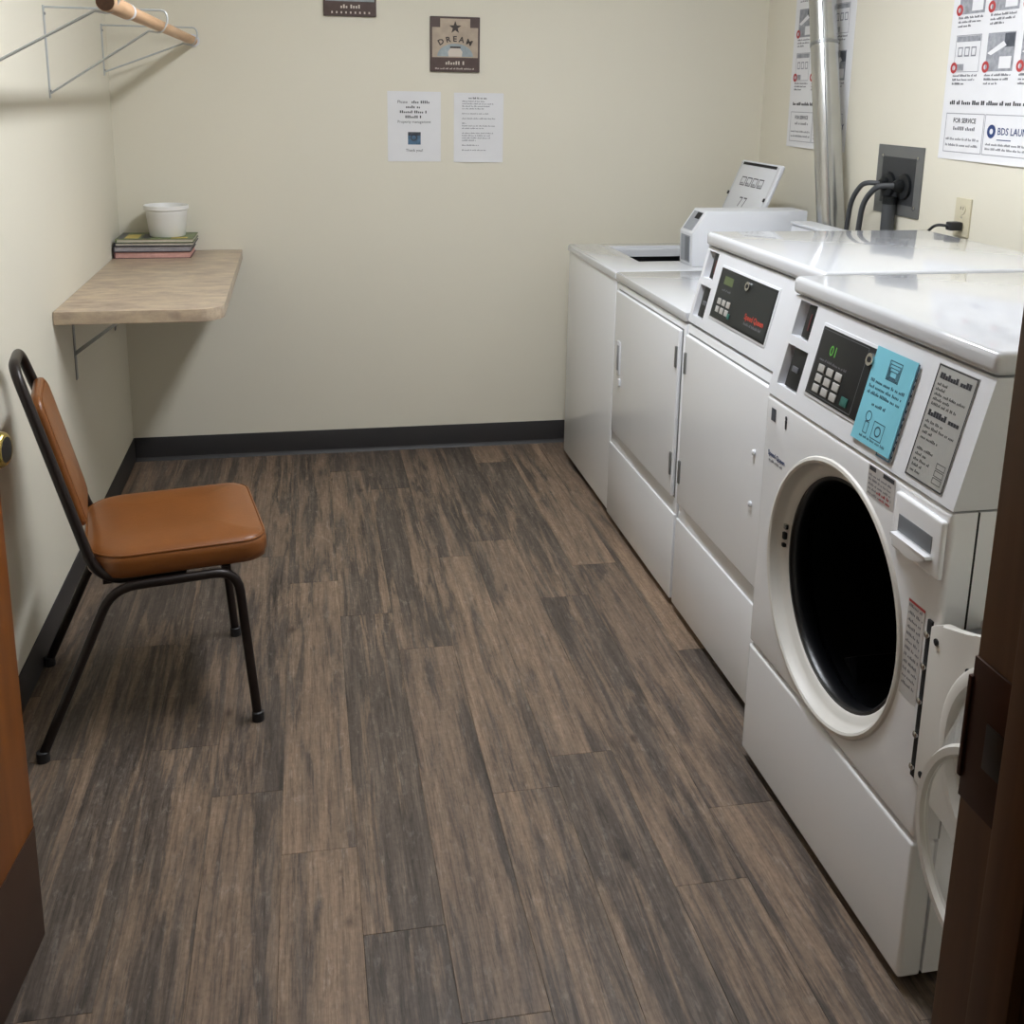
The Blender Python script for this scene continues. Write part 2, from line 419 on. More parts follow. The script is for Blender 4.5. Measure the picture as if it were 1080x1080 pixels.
# the open door (hinged on the left jamb, standing into the room)
dr = obj('door_1', bx(-.044, 0, 0, DOOR_L, .008, 2.045, bev=.0015), DOORW); dr['kind'] = 'structure'
dr['label'] = 'orange-brown stained wooden door standing open along the left wall'
dr.location = (HX, HY, 0); dr.rotation_euler = (0, 0, -DA)
obj('kick_plate', bx(0, .0022, .012, DOOR_L-.002, .012, .238, bev=.0006), KICK, dr, local=True)
bm = B(); KY = DOOR_L-.068; KZ = .962
lathe(bm, [(.034, .001), (.034, .005), (.027, .010), (.013, .012), (.012, .022)], (0, KY, KZ), 'x', 28)
kn = obj('rose', bm, BRASS, dr, local=True)
bm = B(); lathe(bm, [(.012, .020), (.020, .023), (.0275, .030), (.0285, .037), (.0255, .0425), (.0235, .044)], (0, KY, KZ), 'x', 32)
kb = obj('knob', bm, BRASS, dr, local=True)
bm = B(); lathe(bm, [(.0232, .0438), (.0, .0455)], (0, KY, KZ), 'x', 28); obj('knob_reflection', bm, DEEP, kb, local=True)  # dark reflection in the brass knob, put in as a black disc
obj('latch_plate', bx(-.034, -.010, DOOR_L-.0005, DOOR_L+.001, .915, .975), BRASS, dr, local=True)

# hallway outside the door, where the camera stands
HX0, HX1, HY0, HY1 = -1.3, 3.6, -5.6, YF-WT
struct('floor_hall', bx(HX0, HX1, HY0, HY1+WT*.5, -.06, -.002), HALLF)
struct('ceiling_hall', bx(HX0, HX1, HY0, HY1, CEIL, CEIL+.1), CEILM)
struct('wall_hall_back', bx(HX0, HX1, HY0-.1, HY0, -.06, CEIL), WALL)
struct('wall_hall_left', bx(HX0-.1, HX0, HY0-.1, HY1, -.06, CEIL), WALL)
struct('wall_hall_right', bx(HX1, HX1+.1, HY0-.1, HY1, -.06, CEIL), WALL)
bm = B(); box(bm, HX0-.1, -.12, HY1, HY1+.1, -.06, CEIL); box(bm, W+.12, HX1+.1, HY1, HY1+.1, -.06, CEIL)
struct('wall_hall_front', bm, WALL)

# ceiling fixtures: the room's own, and an added unseen fill in the hallway
def fixture(label, x, y, lx, ly, power):
    t = thing('ceiling_light', label, 'ceiling light', (x, y, CEIL))
    obj('housing', bx(x-lx/2-.02, x+lx/2+.02, y-ly/2-.02, y+ly/2+.02, CEIL-.03, CEIL, bev=.004), PLASTIC, t)
    g = mat('lit_diffuser_%g' % power, (.965, 1.0, 1.06, 1), .5, emit=power)
    obj('diffuser', bx(x-lx/2, x+lx/2, y-ly/2, y+ly/2, CEIL-.075, CEIL-.031, bev=.012), g, t)
    return t
fixture('long ceiling light over the middle of the laundry room', 1.334, -1.95, .19, 1.22, LAMP)
fixture('small unseen fill light added on the hallway ceiling', 1.6, -4.95, .3, .3, HALL_FILL)

# ================================================================== MACHINES
def hinge(x, y, z0, z1, parent):
    bm = bx(x-.007, x+.002, y-.006, y+.006, z0, z1, bev=.002)
    return obj('hinge', bm, DSTEEL, parent)
def feet(t, x0, x1, y0, y1, z):
    for fx in (x0+.06, x1-.06):
        for fy in (y0+.06, y1-.06):
            bm = B(); lathe(bm, [(.022, 0), (.022, .008), (.012, .012), (.012, z+.004)], (fx, fy, 0), 'z', 16)
            obj('foot', bm, CORD, t)

XF, XR = 1.784, 2.50
# ---- top-load washer in the far corner
Y0, Y1 = -.860, -.174
t4 = thing('top_load_washer', 'white top-loading washing machine with raised lid in the far corner', 'washing machine', (2.14, -.517, 0))
bm = bx(XF, XR, Y0, Y1, .022, .890, bev=.010); bmesh.ops.delete(bm, geom=[f for f in bm.faces if f.calc_center_median().z > .8895], context='FACES'); obj('cabinet', bm, WHITE, t4)
obj('toe_base', bx(XF+.03, XR-.03, Y0+.02, Y1-.02, .006, .03), DARKGAP, t4)
feet(t4, XF, XR, Y0, Y1, .02)
# top with a lid well
OX0, OX1, OY0, OY1 = 1.945, 2.325, -.640, -.262
def top_with_well(x0, x1, y0, y1, z0, z1, hx0, hx1, hy0, hy1):
    bm = B(); b = .008
    def ring(ax0, ax1, ay0, ay1, z): return [bm.verts.new(p) for p in ((ax0, ay0, z), (ax1, ay0, z), (ax1, ay1, z), (ax0, ay1, z))]
    R = [ring(x0, x1, y0, y1, z0+.004), ring(x0, x1, y0, y1, z1-b), ring(x0+b*.35, x1-b*.35, y0+b*.35, y1-b*.35, z1-b*.3), ring(x0+b, x1-b, y0+b, y1-b, z1),
         ring(hx0-.014, hx1+.014, hy0-.014, hy1+.014, z1), ring(hx0-.010, hx1+.010, hy0-.010, hy1+.010, z1-.012),
         ring(hx0, hx1, hy0, hy1, z1-.014), ring(hx0+.006, hx1-.006, hy0+.006, hy1-.006, z0-.012)]
    for r0_, r1_ in zip(R, R[1:]):
        for k in range(4): bm.faces.new((r0_[k], r0_[(k+1) % 4], r1_[(k+1) % 4], r1_[k]))
    return bm
obj('top_panel', top_with_well(XF-.004, XR, Y0, Y1, .884, .914, OX0, OX1, OY0, OY1), TOPM, t4)
bm = bx(OX0+.004, OX1-.004, OY0+.004, OY1-.004, .55, .874); bmesh.ops.delete(bm, geom=[f for f in bm.faces if f.calc_center_median().z > .872], context='FACES')
obj('tub', bm, DEEP, t4)
# lid, hinged at the back and leaning against the console
LH = Vector((2.338, 0, .922)); LT = Vector((2.478, 0, 1.268)); lv = (LT-LH); ll = lv.length; lv = lv/ll; ln_ = Vector((-lv.z, 0, lv.x))
LP = Plane(LH + Vector((0, -.268, 0)), (0, -1, 0), lv)
bm = B(); LP.slab(bm, 0, .374, 0, ll, -.018, 0, bev=.009); lid = obj('lid', bm, PLASTIC, t4)
bm = B(); LP.frame(bm, .012, .362, .012, ll-.012, .004, .0005); LP.frame(bm, .02, .354, .02, ll-.02, .0015, .0006); flat('lid_rim', bm, mat('faint_grey', rgb(190, 192, 194), .6, var=.03), lid)
bm = B(); LP.slab(bm, .03, .344, ll-.02, ll-.009, -.001, .0012); obj('lid_slot', bm, DARKGAP, lid)
bm = B()
for k in range(4): LP.frame(bm, .075+k*.055, .12+k*.055, ll-.105, ll-.068, .0045)
for k in range(4): LP.print_line(bm, .080+k*.055, ll-.098, .034, .008)
flat('printed_pictures', bm, INKL, lid)
bm = B(); 
for uu in (.135, .175): LP.poly(bm, [(uu, ll-.15), (uu+.03, ll-.15), (uu+.012, ll-.19), (uu+.005, ll-.19), (uu+.022, ll-.156), (uu, ll-.156)])
LP.print_line(bm, .12, ll-.215, .12, .007); flat('printed_marks', bm, INKL, lid)
for uu in (.008, .356):
    bm = B(); LP.slab(bm, uu-.005, uu+.005, .222, .236, 0, .006, bev=.002); obj('bumper', bm, CORD, lid)
# rear console and the coin box at its near end
bm = B(); prism(bm, [(2.40, Y1-.01, .914), (XR, Y1-.01, .914), (XR, Y1-.01, 1.055), (2.455, Y1-.01, 1.055)], (0, -.475, 0), bev=.006)
obj('console', bm, PLASTIC, t4)
CY0, CY1 = -.793, -.662
sec = [(2.086, .915), (2.52, .915), (2.52, 1.114), (2.135, 1.114), (2.082, 1.034)]
bm = B(); prism(bm, [(a, CY0, b) for a, b in sec], (0, CY1-CY0, 0), bev=.004); cbx = obj('coin_box', bm, PLASTIC, t4)
pf = Plane((2.0855, CY1, .915), (0, -1, 0), (-.004, 0, .119))
bm = B(); pf.slab(bm, .018, .108, .012, .108, -.003, .0012); sl = obj('coin_pocket', bm, mat('recess_shade_grey', rgb(150, 154, 160), .5, var=.03), cbx)  # flat slab; the pocket's shade is put into its grey
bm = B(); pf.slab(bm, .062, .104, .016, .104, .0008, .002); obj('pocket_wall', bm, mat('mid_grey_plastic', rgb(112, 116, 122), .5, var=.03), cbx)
ps = Plane((2.082, CY1, 1.034), (0, -1, 0), (.053, 0, .080))
bm = B(); ps.slab(bm, .018, .108, .010, .086, -.003, .0012); obj('coin_chute', bm, MATS['recess_shade_grey'], cbx)  # flat slab too, chute shade put into the grey
bm = B(); ps.slab(bm, .060, .104, .058, .084, .0008, .002); obj('chute_slot', bm, DARKGAP, cbx)

# ---- low dryer
Y0, Y1 = -1.572, -.868
t3 = thing('low_tumble_dryer', 'white low tumble dryer with square door between top-loading washer and taller dryer', 'dryer', (2.14, -1.22, 0))
def dryer_front(t, y0, y1, door, hinge_near, ztop):
    obj('cabinet', bx(XF, XR, y0, y1, .022, ztop, bev=.011), WHITE, t)
    obj('toe_base', bx(XF+.03, XR-.03, y0+.02, y1-.02, .006, .03), DARKGAP, t)
    feet(t, XF, XR, y0, y1, .02)
    obj('lower_panel', bx(XF-.006, XF+.004, y0+.004, y1-.004, .024, .296, bev=.004), WHITE, t)
    dy0, dy1 = door
    obj('door_recess', bx(XF-.0008, XF+.003, dy0-.004, dy1+.004, .346, .862), mat('seam_grey', rgb(120, 120, 118), .6, var=.03), t)
    d = obj('door', bx(XF-.013, XF-.0003, dy0, dy1, .350, .858, bev=.0045, seg=3), WHITE, t)
    hy = dy0+.012 if hinge_near else dy1-.012
    for z0, z1 in ((.745, .808), (.415, .485)): hinge(XF-.011, hy, z0, z1, d)
    return d
d3 = dryer_front(t3, Y0, Y1, (-1.553, -.912), True, .882)
obj('top_panel', bx(XF-.004, XR, Y0, Y1, .885, .914, bev=.007), TOPM, t3)
# recessed pull on the far side of the door
bm = B(); box(bm, XF-.017, XF-.011, -.992, -.958, .572, .690, bev=.004); hd = obj('handle', bm, PLASTIC, d3)
obj('handle_recess', bx(XF-.0185, XF-.0165, -.985, -.965, .588, .676, bev=.003), MATS['recess_shade_grey'], hd)  # shade inside the white pull, put into a flat grey plate
bm = B(); box(bm, XF-.020, XF-.012, -1.003, -.985, .536, .562, bev=.004); obj('catch', bm, PLASTIC, d3)
bm = B(); prism(bm, [(2.395, Y1, .914), (XR, Y1, .914), (XR, Y1, 1.075), (2.425, Y1, 1.075)], (0, -(Y1-Y0), 0), bev=.006)
cs = obj('console', bm, PLASTIC, t3)
obj('console_cap', bx(2.418, XR, Y0, Y1, 1.077, 1.087, bev=.003), PLASTIC, t3)
obj('console_end_slot', bx(2.44, 2.486, Y1-.001, Y1+.0012, 1.035, 1.050), DARKGAP, cs)

# ---- slanted front consoles of the two near machines
class Console:
    def __init__(s, t, y_far, y_near, x0, xr, zb=.893, zt=1.106, lean=.049):
        s.t = t; s.P = Plane((x0, y_far, zb), (0, -1, 0), (lean, 0, zt-zb)); s.len = math.hypot(lean, zt-zb); s.w = y_far-y_near
        s.x0, s.xr, s.zb, s.zt, s.lean, s.yf, s.yn = x0, xr, zb, zt, lean, y_far, y_near
    def face(s, holes, depth):
        """front skin with rectangular pockets, as one solid"""
        us = sorted({0, s.w, *[h[0] for h in holes], *[h[1] for h in holes]}); v_ = sorted({0, s.len, *[h[2] for h in holes], *[h[3] for h in holes]})
        bm = B(); P = s.P
        V = {}
        def vert(u, v, n=0):
            k = (round(u, 5), round(v, 5), n)
            if k not in V: V[k] = bm.verts.new(P.p(u, v, n))
            return V[k]
        for i in range(len(us)-1):
            for j in range(len(v_)-1):
                um, vm = (us[i]+us[i+1])/2, (v_[j]+v_[j+1])/2
                if any(h[0] < um < h[1] and h[2] < vm < h[3] for h in holes): continue
                bm.faces.new((vert(us[i], v_[j]), vert(us[i+1], v_[j]), vert(us[i+1], v_[j+1]), vert(us[i], v_[j+1])))
        for h in holes:
            c = [(h[0], h[2]), (h[1], h[2]), (h[1], h[3]), (h[0], h[3])]
            ins = [(h[0]+.004, h[2]+.003), (h[1]-.004, h[2]+.003), (h[1]-.004, h[3]-.003), (h[0]+.004, h[3]-.003)]
            a = [vert(*q) for q in c]; b = [bm.verts.new(P.p(*q, -depth)) for q in ins]
            # side points of the cell grid are shared where they coincide
            for k in range(4):
                p0, p1 = c[k], c[(k+1) % 4]
                bm.faces.new((a[k], a[(k+1) % 4], b[(k+1) % 4], b[k]))
            bm.faces.new(b)
        # box behind
        xr = s.xr
        c = [bm.verts.new(p) for p in ((s.x0, s.yf, s.zb), (xr, s.yf, s.zb), (xr, s.yf, s.zt), (s.x0+s.lean, s.yf, s.zt))]
        d = [bm.verts.new(p) for p in ((s.x0, s.yn, s.zb), (xr, s.yn, s.zb), (xr, s.yn, s.zt), (s.x0+s.lean, s.yn, s.zt))]
        bm.faces.new(c); bm.faces.new(d[::-1])
        for k in range(3): bm.faces.new((c[k], d[k], d[k+1], c[k+1]))
        bmesh.ops.remove_doubles(bm, verts=bm.verts, dist=1e-5)
        return obj('console', bm, PLASTIC, s.t, sharp=25)
def build_console(t, cons, up_h, lo_h, panel, lid_x0, y0, y1, xr):
    o = cons.face([up_h, lo_h], .026); P = cons.P
    bm = B(); P.slab(bm, up_h[0]+.030, up_h[1]-.004, up_h[2]+.003, up_h[3]-.003, -.0255, -.006, bev=.002); ca = obj('coin_acceptor', bm, BLACK, o)
    bm = B(); P.slab(bm, up_h[0]+.050, up_h[0]+.054, up_h[2]+.02, up_h[3]-.02, -.0062, -.0048); obj('coin_slit', bm, mat('dull_red_plastic', rgb(96, 48, 48), .5, var=.05), ca)
    bm = B(); P.slab(bm, lo_h[0]+.022, lo_h[1]-.004, lo_h[2]+.003, lo_h[3]-.003, -.0255, -.006, bev=.002); cr = obj('coin_return', bm, BLACK, o)
    bm = B(); P.slab(bm, lo_h[0]+.038, lo_h[0]+.064, lo_h[2]+.038, lo_h[2]+.050, -.0065, -.0035, bev=.001); obj('return_button', bm, mat('dark_grey_plastic', rgb(88, 90, 96), .4, var=.05), cr)
    # raised rib framing the pockets and a moulded ridge line
    bm = B(); P.slab(bm, panel[0]-.006, panel[1]+.006, panel[2]-.006, panel[3]+.006, -.002, .0022, bev=.0015); obj('panel_bezel', bm, PLASTIC, o)
    bm = B(); P.slab(bm, panel[0], panel[1], panel[2], panel[3], -.001, .0034, bev=.0008); pn = obj('control_panel', bm, BLACK, o)
    # lid over the console
    obj('top_panel', bx(lid_x0, xr, y0-.003, y1+.003, cons.zt+.003, 1.147, bev=.012, seg=3), TOPM, t)
    return o, pn

# ---- taller dryer
Y0, Y1 = -2.276, -1.584
t2 = thing('tall_tumble_dryer', 'taller white coin dryer with black control panel and red lettering', 'dryer', (2.14, -1.93, 0))
d2 = dryer_front(t2, Y0, Y1, (-2.256, -1.606), False, .886)
for z in (.681, .549):
    bm = B(); lathe(bm, [(.007, 0), (.007, -.006), (.004, -.008)], (XF-.012, -2.113, z), 'x', 14); obj('door_button', bm, PLASTIC, d2)
cons = Console(t2, Y1, Y0, XF, XR)
PNL = (.140, .490, .045, .180)
co, pn = build_console(t2, cons, (.018, .088, .133, .209), (.018, .096, .022, .112), PNL, 1.826, Y0, Y1, XR)
P = cons.P
bm = B(); P.quad(bm, PNL[0]+.006, PNL[0]+.132, PNL[2]+.006, PNL[3]-.006, .0037); P.quad(bm, PNL[0]+.138, PNL[1]-.006, PNL[2]+.006, PNL[3]-.006, .0037)
flat('panel_overlay', bm, mat('charcoal_overlay', rgb(36, 40, 41), .4, spec=.3, var=.04), pn)
bm = B(); P.quad(bm, PNL[0]+.036, PNL[0]+.094, PNL[3]-.040, PNL[3]-.018, .004); flat('display', bm, mat('dim_green_display', rgb(84, 98, 62), .4, var=.05), pn)
bm = B(); P.print_line(bm, PNL[0]+.036, PNL[3]-.058, .06, .006, .004); flat('small_print', bm, INKL, pn)
for i in range(3):
    for j in range(2):
        bm = B(); u_, v2 = PNL[0]+.030+i*.030, PNL[2]+.018+j*.022
        P.slab(bm, u_, u_+.021, v2, v2+.016, .003, .0055, bev=.001); obj('key', bm, KEYS, pn)
bm = B(); P.slab(bm, PNL[0]+.112, PNL[0]+.126, PNL[2]+.014, PNL[2]+.028, .003, .0055, bev=.001); obj('start_key', bm, TEAL, pn)
bm = B(); P.text(bm, 'Speed Queen', PNL[0]+.212, PNL[2]+.036, .0205, .004, bold=.02); flat('red_lettering', bm, REDLED, pn)
bm = B(); P.print_line(bm, PNL[0]+.216, PNL[2]+.022, .105, .007, .004); flat('small_lettering', bm, INKL, pn)
def keylock(P, u, v, n, parent):
    bm = B(); c = P.p(u, v, n); tube(bm, [c, c+P.N*.006], .012, 20); k = obj('key_lock', bm, STEEL, parent)
    bm = B(); c2 = P.p(u, v, n+.0055); tube(bm, [c2, c2+P.N*.0015], .0055, 14); obj('key_hole', bm, DARKGAP, k)
keylock(P, PNL[0]+.188, PNL[3]-.020, .003, pn)

# ---- front-load washer
X1, X1R, Y0, Y1 = 1.70, 2.46, -2.998, -2.310
t1 = thing('front_load_washer', 'white front-loading washing machine with open porthole door and light blue card', 'washing machine', (2.08, -2.654, 0))
DC = (-2.640, .576); RL, RB = .266, .224
def holed_panel(x0, x1, y0, y1, z0, z1, cy, cz, r, n=64):
    """front panel with rounded outer edges and a round opening, with thickness"""
    bm = B()
    corners = [math.atan2(zz-cz, yy-cy) % (2*math.pi) for yy in (y0, y1) for zz in (z0, z1)]
    angs = sorted({round(2*math.pi*k/n, 6) for k in range(n)} | {round(c, 6) for c in corners})
    def rect_ring(xx, ins):
        o_ = []
        for a in angs:
            c, s_ = math.cos(a), math.sin(a)
            ty = ((y1-cy)/c if c > 0 else (y0-cy)/c) if abs(c) > 1e-6 else 1e9
            tz = ((z1-cz)/s_ if s_ > 0 else (z0-cz)/s_) if abs(s_) > 1e-6 else 1e9
            tt = min(ty, tz); yy, zz = cy+c*tt, cz+s_*tt
            o_.append(bm.verts.new((xx, min(max(yy, y0+ins), y1-ins), min(max(zz, z0+ins), z1-ins))))
        return o_
    def circ(xx): return [bm.verts.new((xx, cy+math.cos(a)*r, cz+math.sin(a)*r)) for a in angs]
    R = [circ(x1), rect_ring(x1, 0)] + [rect_ring(x0+.010*(1-math.sin(q)), .010*(1-math.cos(q))) for q in (0, .4, .8, 1.2, math.pi/2)] + [circ(x0), circ(x1)]
    N = len(angs)
    for A_, B_ in zip(R, R[1:]):
        for k in range(N): bm.faces.new((A_[k], A_[(k+1) % N], B_[(k+1) % N], B_[k]))
    bmesh.ops.remove_doubles(bm, verts=bm.verts, dist=1e-6)
    return bm
obj('front_panel', holed_panel(X1, X1+.045, Y0, Y1, .300, .889, DC[0], DC[1], RL-.008), WHITE, t1)
bm = B(); 
for a, b in ((Y0, Y0+.012), (Y1-.012, Y1)): box(bm, X1+.047, X1R, a, b, .028, .889)
box(bm, X1R-.012, X1R, Y0+.012, Y1-.012, .028, .889); box(bm, X1+.047, X1R-.012, Y0+.012, Y1-.012, .877, .889); box(bm, X1+.047, X1R-.012, Y0+.012, Y1-.012, .028, .04)
obj('cabinet', bm, OFFW if False else WHITE, t1)
obj('lower_panel', bx(X1, X1+.045, Y0, Y1, .022, .294, bev=.009, seg=3), WHITE, t1)
obj('toe_base', bx(X1+.035, X1R-.03, Y0+.02, Y1-.02, .006, .03), DARKGAP, t1)
feet(t1, X1, X1R, Y0, Y1, .022)
bm = B(); lathe(bm, [(RL+.003, .001), (RL, -.004), (RL-.006, -.0055), (RL-.011, -.003), (RL-.014, .004), (RL-.018, .016), (RL-.024, .020), (RB+.008, .024), (RB+.003, .028), (RB, .036), (RB, .050), (RL-.009, .050)], (X1, *DC), 'x', 72, False)
bz = obj('porthole_ring', bm, OFFW, t1)
bm = B(); lathe(bm, [(RB+.003, .0290), (RB-.003, .0285), (RB-.007, .033), (RB-.009, .052), (RB-.002, .07), (RB+.012, .08)], (X1, *DC), 'x', 56, False)
obj('door_gasket', bm, DEEP, t1)
bm = B(); lathe(bm, [(RB+.012, .081), (.25, .095), (.25, .50), (.20, .515), (0, .515)], (X1, *DC), 'x', 48, False); dm = obj('drum', bm, mat('dark_drum_steel', rgb(40, 42, 46), .35, .8, var=.15, vscale=30), t1)
for k in range(3):
    a = .9+k*2*math.pi/3; bm = B(); c = Vector((0, math.cos(a), math.sin(a))); s_ = Vector((0, -math.sin(a), math.cos(a))); o_ = Vector((X1, *DC))
    prism(bm, [o_+c*.249+s_*.035+Vector((.12, 0, 0)), o_+c*.249-s_*.035+Vector((.12, 0, 0)), o_+c*.20+Vector((.12, 0, 0))], (.36, 0, 0), bev=.004); obj('lifter', bm, MATS['dark_drum_steel'], dm)
# latch parts on the far side of the ring
for z, mt, hh in ((.618, STEEL, .006), (.596, DARKGAP, .008), (.574, DARKGAP, .004)):
    yy = DC[0]+math.sqrt((RL-.030)**2-(z-DC[1])**2); obj('latch', bx(X1+.016, X1+.024, yy-.006, yy+.004, z-hh, z+hh, bev=.002), mt, bz)
# detergent drawer
PF = Plane((X1, Y1, 0), (0, -1, 0), (0, 0, 1))
dw = obj('detergent_drawer', bx(X1-.008, X1+.004, -2.990, -2.850, .772, .872, bev=.005, seg=3), WHITE, t1)
bm = B(); n_ = 14
pts = [(-2.862-.110*k/n_, .800 - .018*math.sin(math.pi*k/n_)) for k in range(n_+1)]
prism(bm, [(X1-.022, -2.866, .806)] + [(X1-.020, a, b) for a, b in pts] + [(X1-.022, -2.970, .806)], (.013, 0, 0), bev=.002); obj('drawer_scoop', bm, WHITE, dw)
obj('drawer_grip_recess', bx(X1-.0090, X1-.0075, -2.966, -2.868, .808, .838, bev=.0005), MATS['mid_grey_plastic'], dw)
bm = B(); PF.quad(bm, .030, .052, .838, .866, .0008); flat('service_label', bm, PICD, t1)
bm = B(); PF.poly(bm, [(.098, .838), (.104, .838), (.106, .856), (.101, .862), (.096, .856)], .0008); PF.disc(bm, .101, .862, .005, .0009); flat('child_symbol', bm, INK, t1)
bm = B(); PF.text(bm, 'Speed Queen', .028, .760, .0150, .0008, bold=.03); flat('blue_lettering', bm, BLUEI, t1)
bm = B(); PF.print_line(bm, .034, .748, .07, .006, .0008); flat('small_lettering', bm, INKL, t1)
bm = B(); PF.quad(bm, .436, .526, .826, .884, .0005); wl = flat('warning_label', bm, mat('pale_label', rgb(196, 194, 192), .6, var=.03), t1)
for a, b in ((.440, .462), (.486, .522)): bm = B(); PF.quad(bm, a, b, .874, .882, .0009); flat('label_bar', bm, INK, wl)
bm = B()
for k in range(5): PF.print_line(bm, .440, .864-k*.0085, .078, .0045, .0009)
flat('label_text', bm, INKL, wl)
bm = B(); PF.print_line(bm, .470, .838, .045, .006, .001); PF.print_line(bm, .480, .830, .036, .005, .001); flat('label_red_print', bm, RED, wl)
bm = B(); PF.quad(bm, .600, .650, .53, .705, .0006); hl = flat('safety_label', bm, MATS['pale_label'], t1)
bm = B()
for k in range(12): PF.print_line(bm, .604, .692-k*.0128, .042, .0055, .0009)
flat('label_text', bm, INKL, hl)
bm = B(); PF.quad(bm, .602, .650, .700, .7045, .001); flat('label_red_bar', bm, RED, hl)
# console
cons = Console(t1, Y1, Y0, X1, X1R); P = cons.P
PNL = (.158, .372, .045, .184)
co, pn = build_console(t1, cons, (.030, .106, .137, .213), (.030, .122, .028, .117), PNL, 1.743, Y0, Y1, X1R)
bm = B(); P.frame(bm, PNL[0]+.004, PNL[0]+.180, PNL[2]+.004, PNL[3]-.004, .0014, .0037); flat('panel_outline', bm, MATS['dark_grey_plastic'], pn)
bm = B(); P.text(bm, '01', PNL[0]+.048, PNL[3]-.050, .030, .004); flat('led_digits', bm, GREENLED, pn)
bm = B(); P.print_line(bm, PNL[0]+.02, PNL[3]-.066, .11, .005, .004); flat('small_print', bm, INKL, pn)
for i in range(3):
    for j in range(3):
        bm = B(); u_, v2 = PNL[0]+.026+i*.0345, PNL[2]+.010+j*.0205
        P.slab(bm, u_, u_+.024, v2, v2+.0155, .003, .0056, bev=.0015); obj('key', bm, KEYS, pn)
bm = B(); P.slab(bm, PNL[0]+.138, PNL[0]+.162, PNL[2]+.012, PNL[2]+.030, .003, .0056, bev=.0015); obj('start_key', bm, TEAL, pn)
keylock(P, PNL[0]+.196, PNL[3]-.022, .003, pn)
# light blue card taped on the console
bm = B(); P.slab(bm, .364, .496, .018, .192, .0042, .0052); card = obj('blue_card', bm, SKYB, t1)
bm = B(); P.frame(bm, .455, .500, .012, .190, .003, .0040)
for k in range(3): P.print_line(bm, .374, .128-k*.011, .112, .0062, .0056)
P.print_line(bm, .400, .088, .05, .006, .0056); P.print_line(bm, .390, .028, .09, .005, .0056)
for k in range(4): P.frame(bm, .425-k*.003, .447+k*.003, .148-k*.002, .160+k*.006, .0016, .0056)
P.disc(bm, .402, .068, .010, .0056, rin=.008); P.frame(bm, .396, .410, .036, .058, .0016, .0056); P.frame(bm, .424, .460, .034, .066, .0016, .0056); P.disc(bm, .442, .050, .010, .0056, rin=.007)
flat('card_printing', bm, mat('slate_ink', rgb(54, 86, 104), .8, var=.05), card)
bm = B(); P.slab(bm, .488, .503, .012, .176, .001, .0030)
ed = obj('label_under_card', bm, MATS['pale_label'], t1)
bm = B()
for k in range(11): P.print_line(bm, .4965, .020+k*.014, .007, .008, .0033, 1.4)
P.quad(bm, .5015, .503, .012, .176, .0033); flat('label_edge_print', bm, INK, ed)
bm = B(); P.slab(bm, .545, .652, .012, .207, .0002, .0014); gl = obj('instruction_label', bm, GLABEL, t1)
bm = B(); P.frame(bm, .546, .651, .013, .206, .0024, .0018)
P.print_line(bm, .556, .184, .088, .010, .0018, 1.5); P.print_line(bm, .556, .120, .088, .010, .0018, 1.5)
flat('label_headings', bm, INK, gl)
bm = B()
for k, L_ in enumerate((.03, .03, .085, .05, .07)): P.print_line(bm, .556, .172-k*.0085, L_, .005, .0018)
for k, L_ in enumerate((.05, .085, .03, .05, 0, .05, .035, .05, .03, .03)):
    if L_: P.print_line(bm, .556, .108-k*.0095, L_, .005, .0018)
for k in range(3): P.frame(bm, .618, .642, .022+k*.012, .032+k*.012, .0012, .0018)
flat('label_text', bm, mat('mid_grey_ink', rgb(84, 84, 84), .8, var=.05), gl)
# seam of the side panel behind the front
obj('side_seam', bx(X1+.046, X1+.0485, Y0-.0006, Y0+.002, .300, .889), DARKGAP, t1)
# hinge and the open door, folded back towards the doorway
hp = obj('hinge_plate', bx(X1-.004, X1+.002, Y0+.014, Y0+.026, .412, .698, bev=.001), DARKGAP, t1)
for z in (.430, .490, .552, .615, .672):
    bm = B(); lathe(bm, [(.0062, 0), (.0062, -.003), (.003, -.005)], (X1-.004, Y0+.021, z), 'x', 12); obj('screw', bm, STEEL, hp)
DX, DYC, DZC = X1-.008, -3.225, .562
yh = Y0+.010
def door_outline(g):
    """D-shaped door: straight hinge edge, rounded free side; g shrinks it"""
    out = [(yh-g, .416+g), (yh-g, .694-g), (yh-.03, .712-g)]
    for k in range(31):
        a = math.radians(52) + math.radians(256)*k/30        # over the top, round the free side, under
        out.append((DYC+math.cos(a)*(.235-g), DZC+math.sin(a)*(.205-g)))
    return out + [(yh-.03, .400+g)]
bm = B(); prism(bm, [(DX, a, b) for a, b in door_outline(0)], (.016, 0, 0), bev=.004); door = obj('porthole_door', bm, OFFW, t1)
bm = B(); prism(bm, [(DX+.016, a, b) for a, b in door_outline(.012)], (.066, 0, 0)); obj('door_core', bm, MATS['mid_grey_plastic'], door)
bm = B(); prism(bm, [(DX+.082, a, b) for a, b in door_outline(-.002)], (.018, 0, 0), bev=.005); obj('outer_shell', bm, WHITE, door)
bm = B(); lathe(bm, [(.178, 0), (.178, -.012), (.172, -.016), (.158, -.016), (.150, -.006), (.150, 0)], (DX, DYC-.01, DZC), 'x', 56, False); obj('inner_ring', bm, OFFW, door)
GL = mat('clear_door_glass', (.86, .88, .87, 1), .08, spec=.6, bump=.05, bscale=14)
GL.node_tree.nodes['Principled BSDF'].inputs['Alpha'].default_value = .24
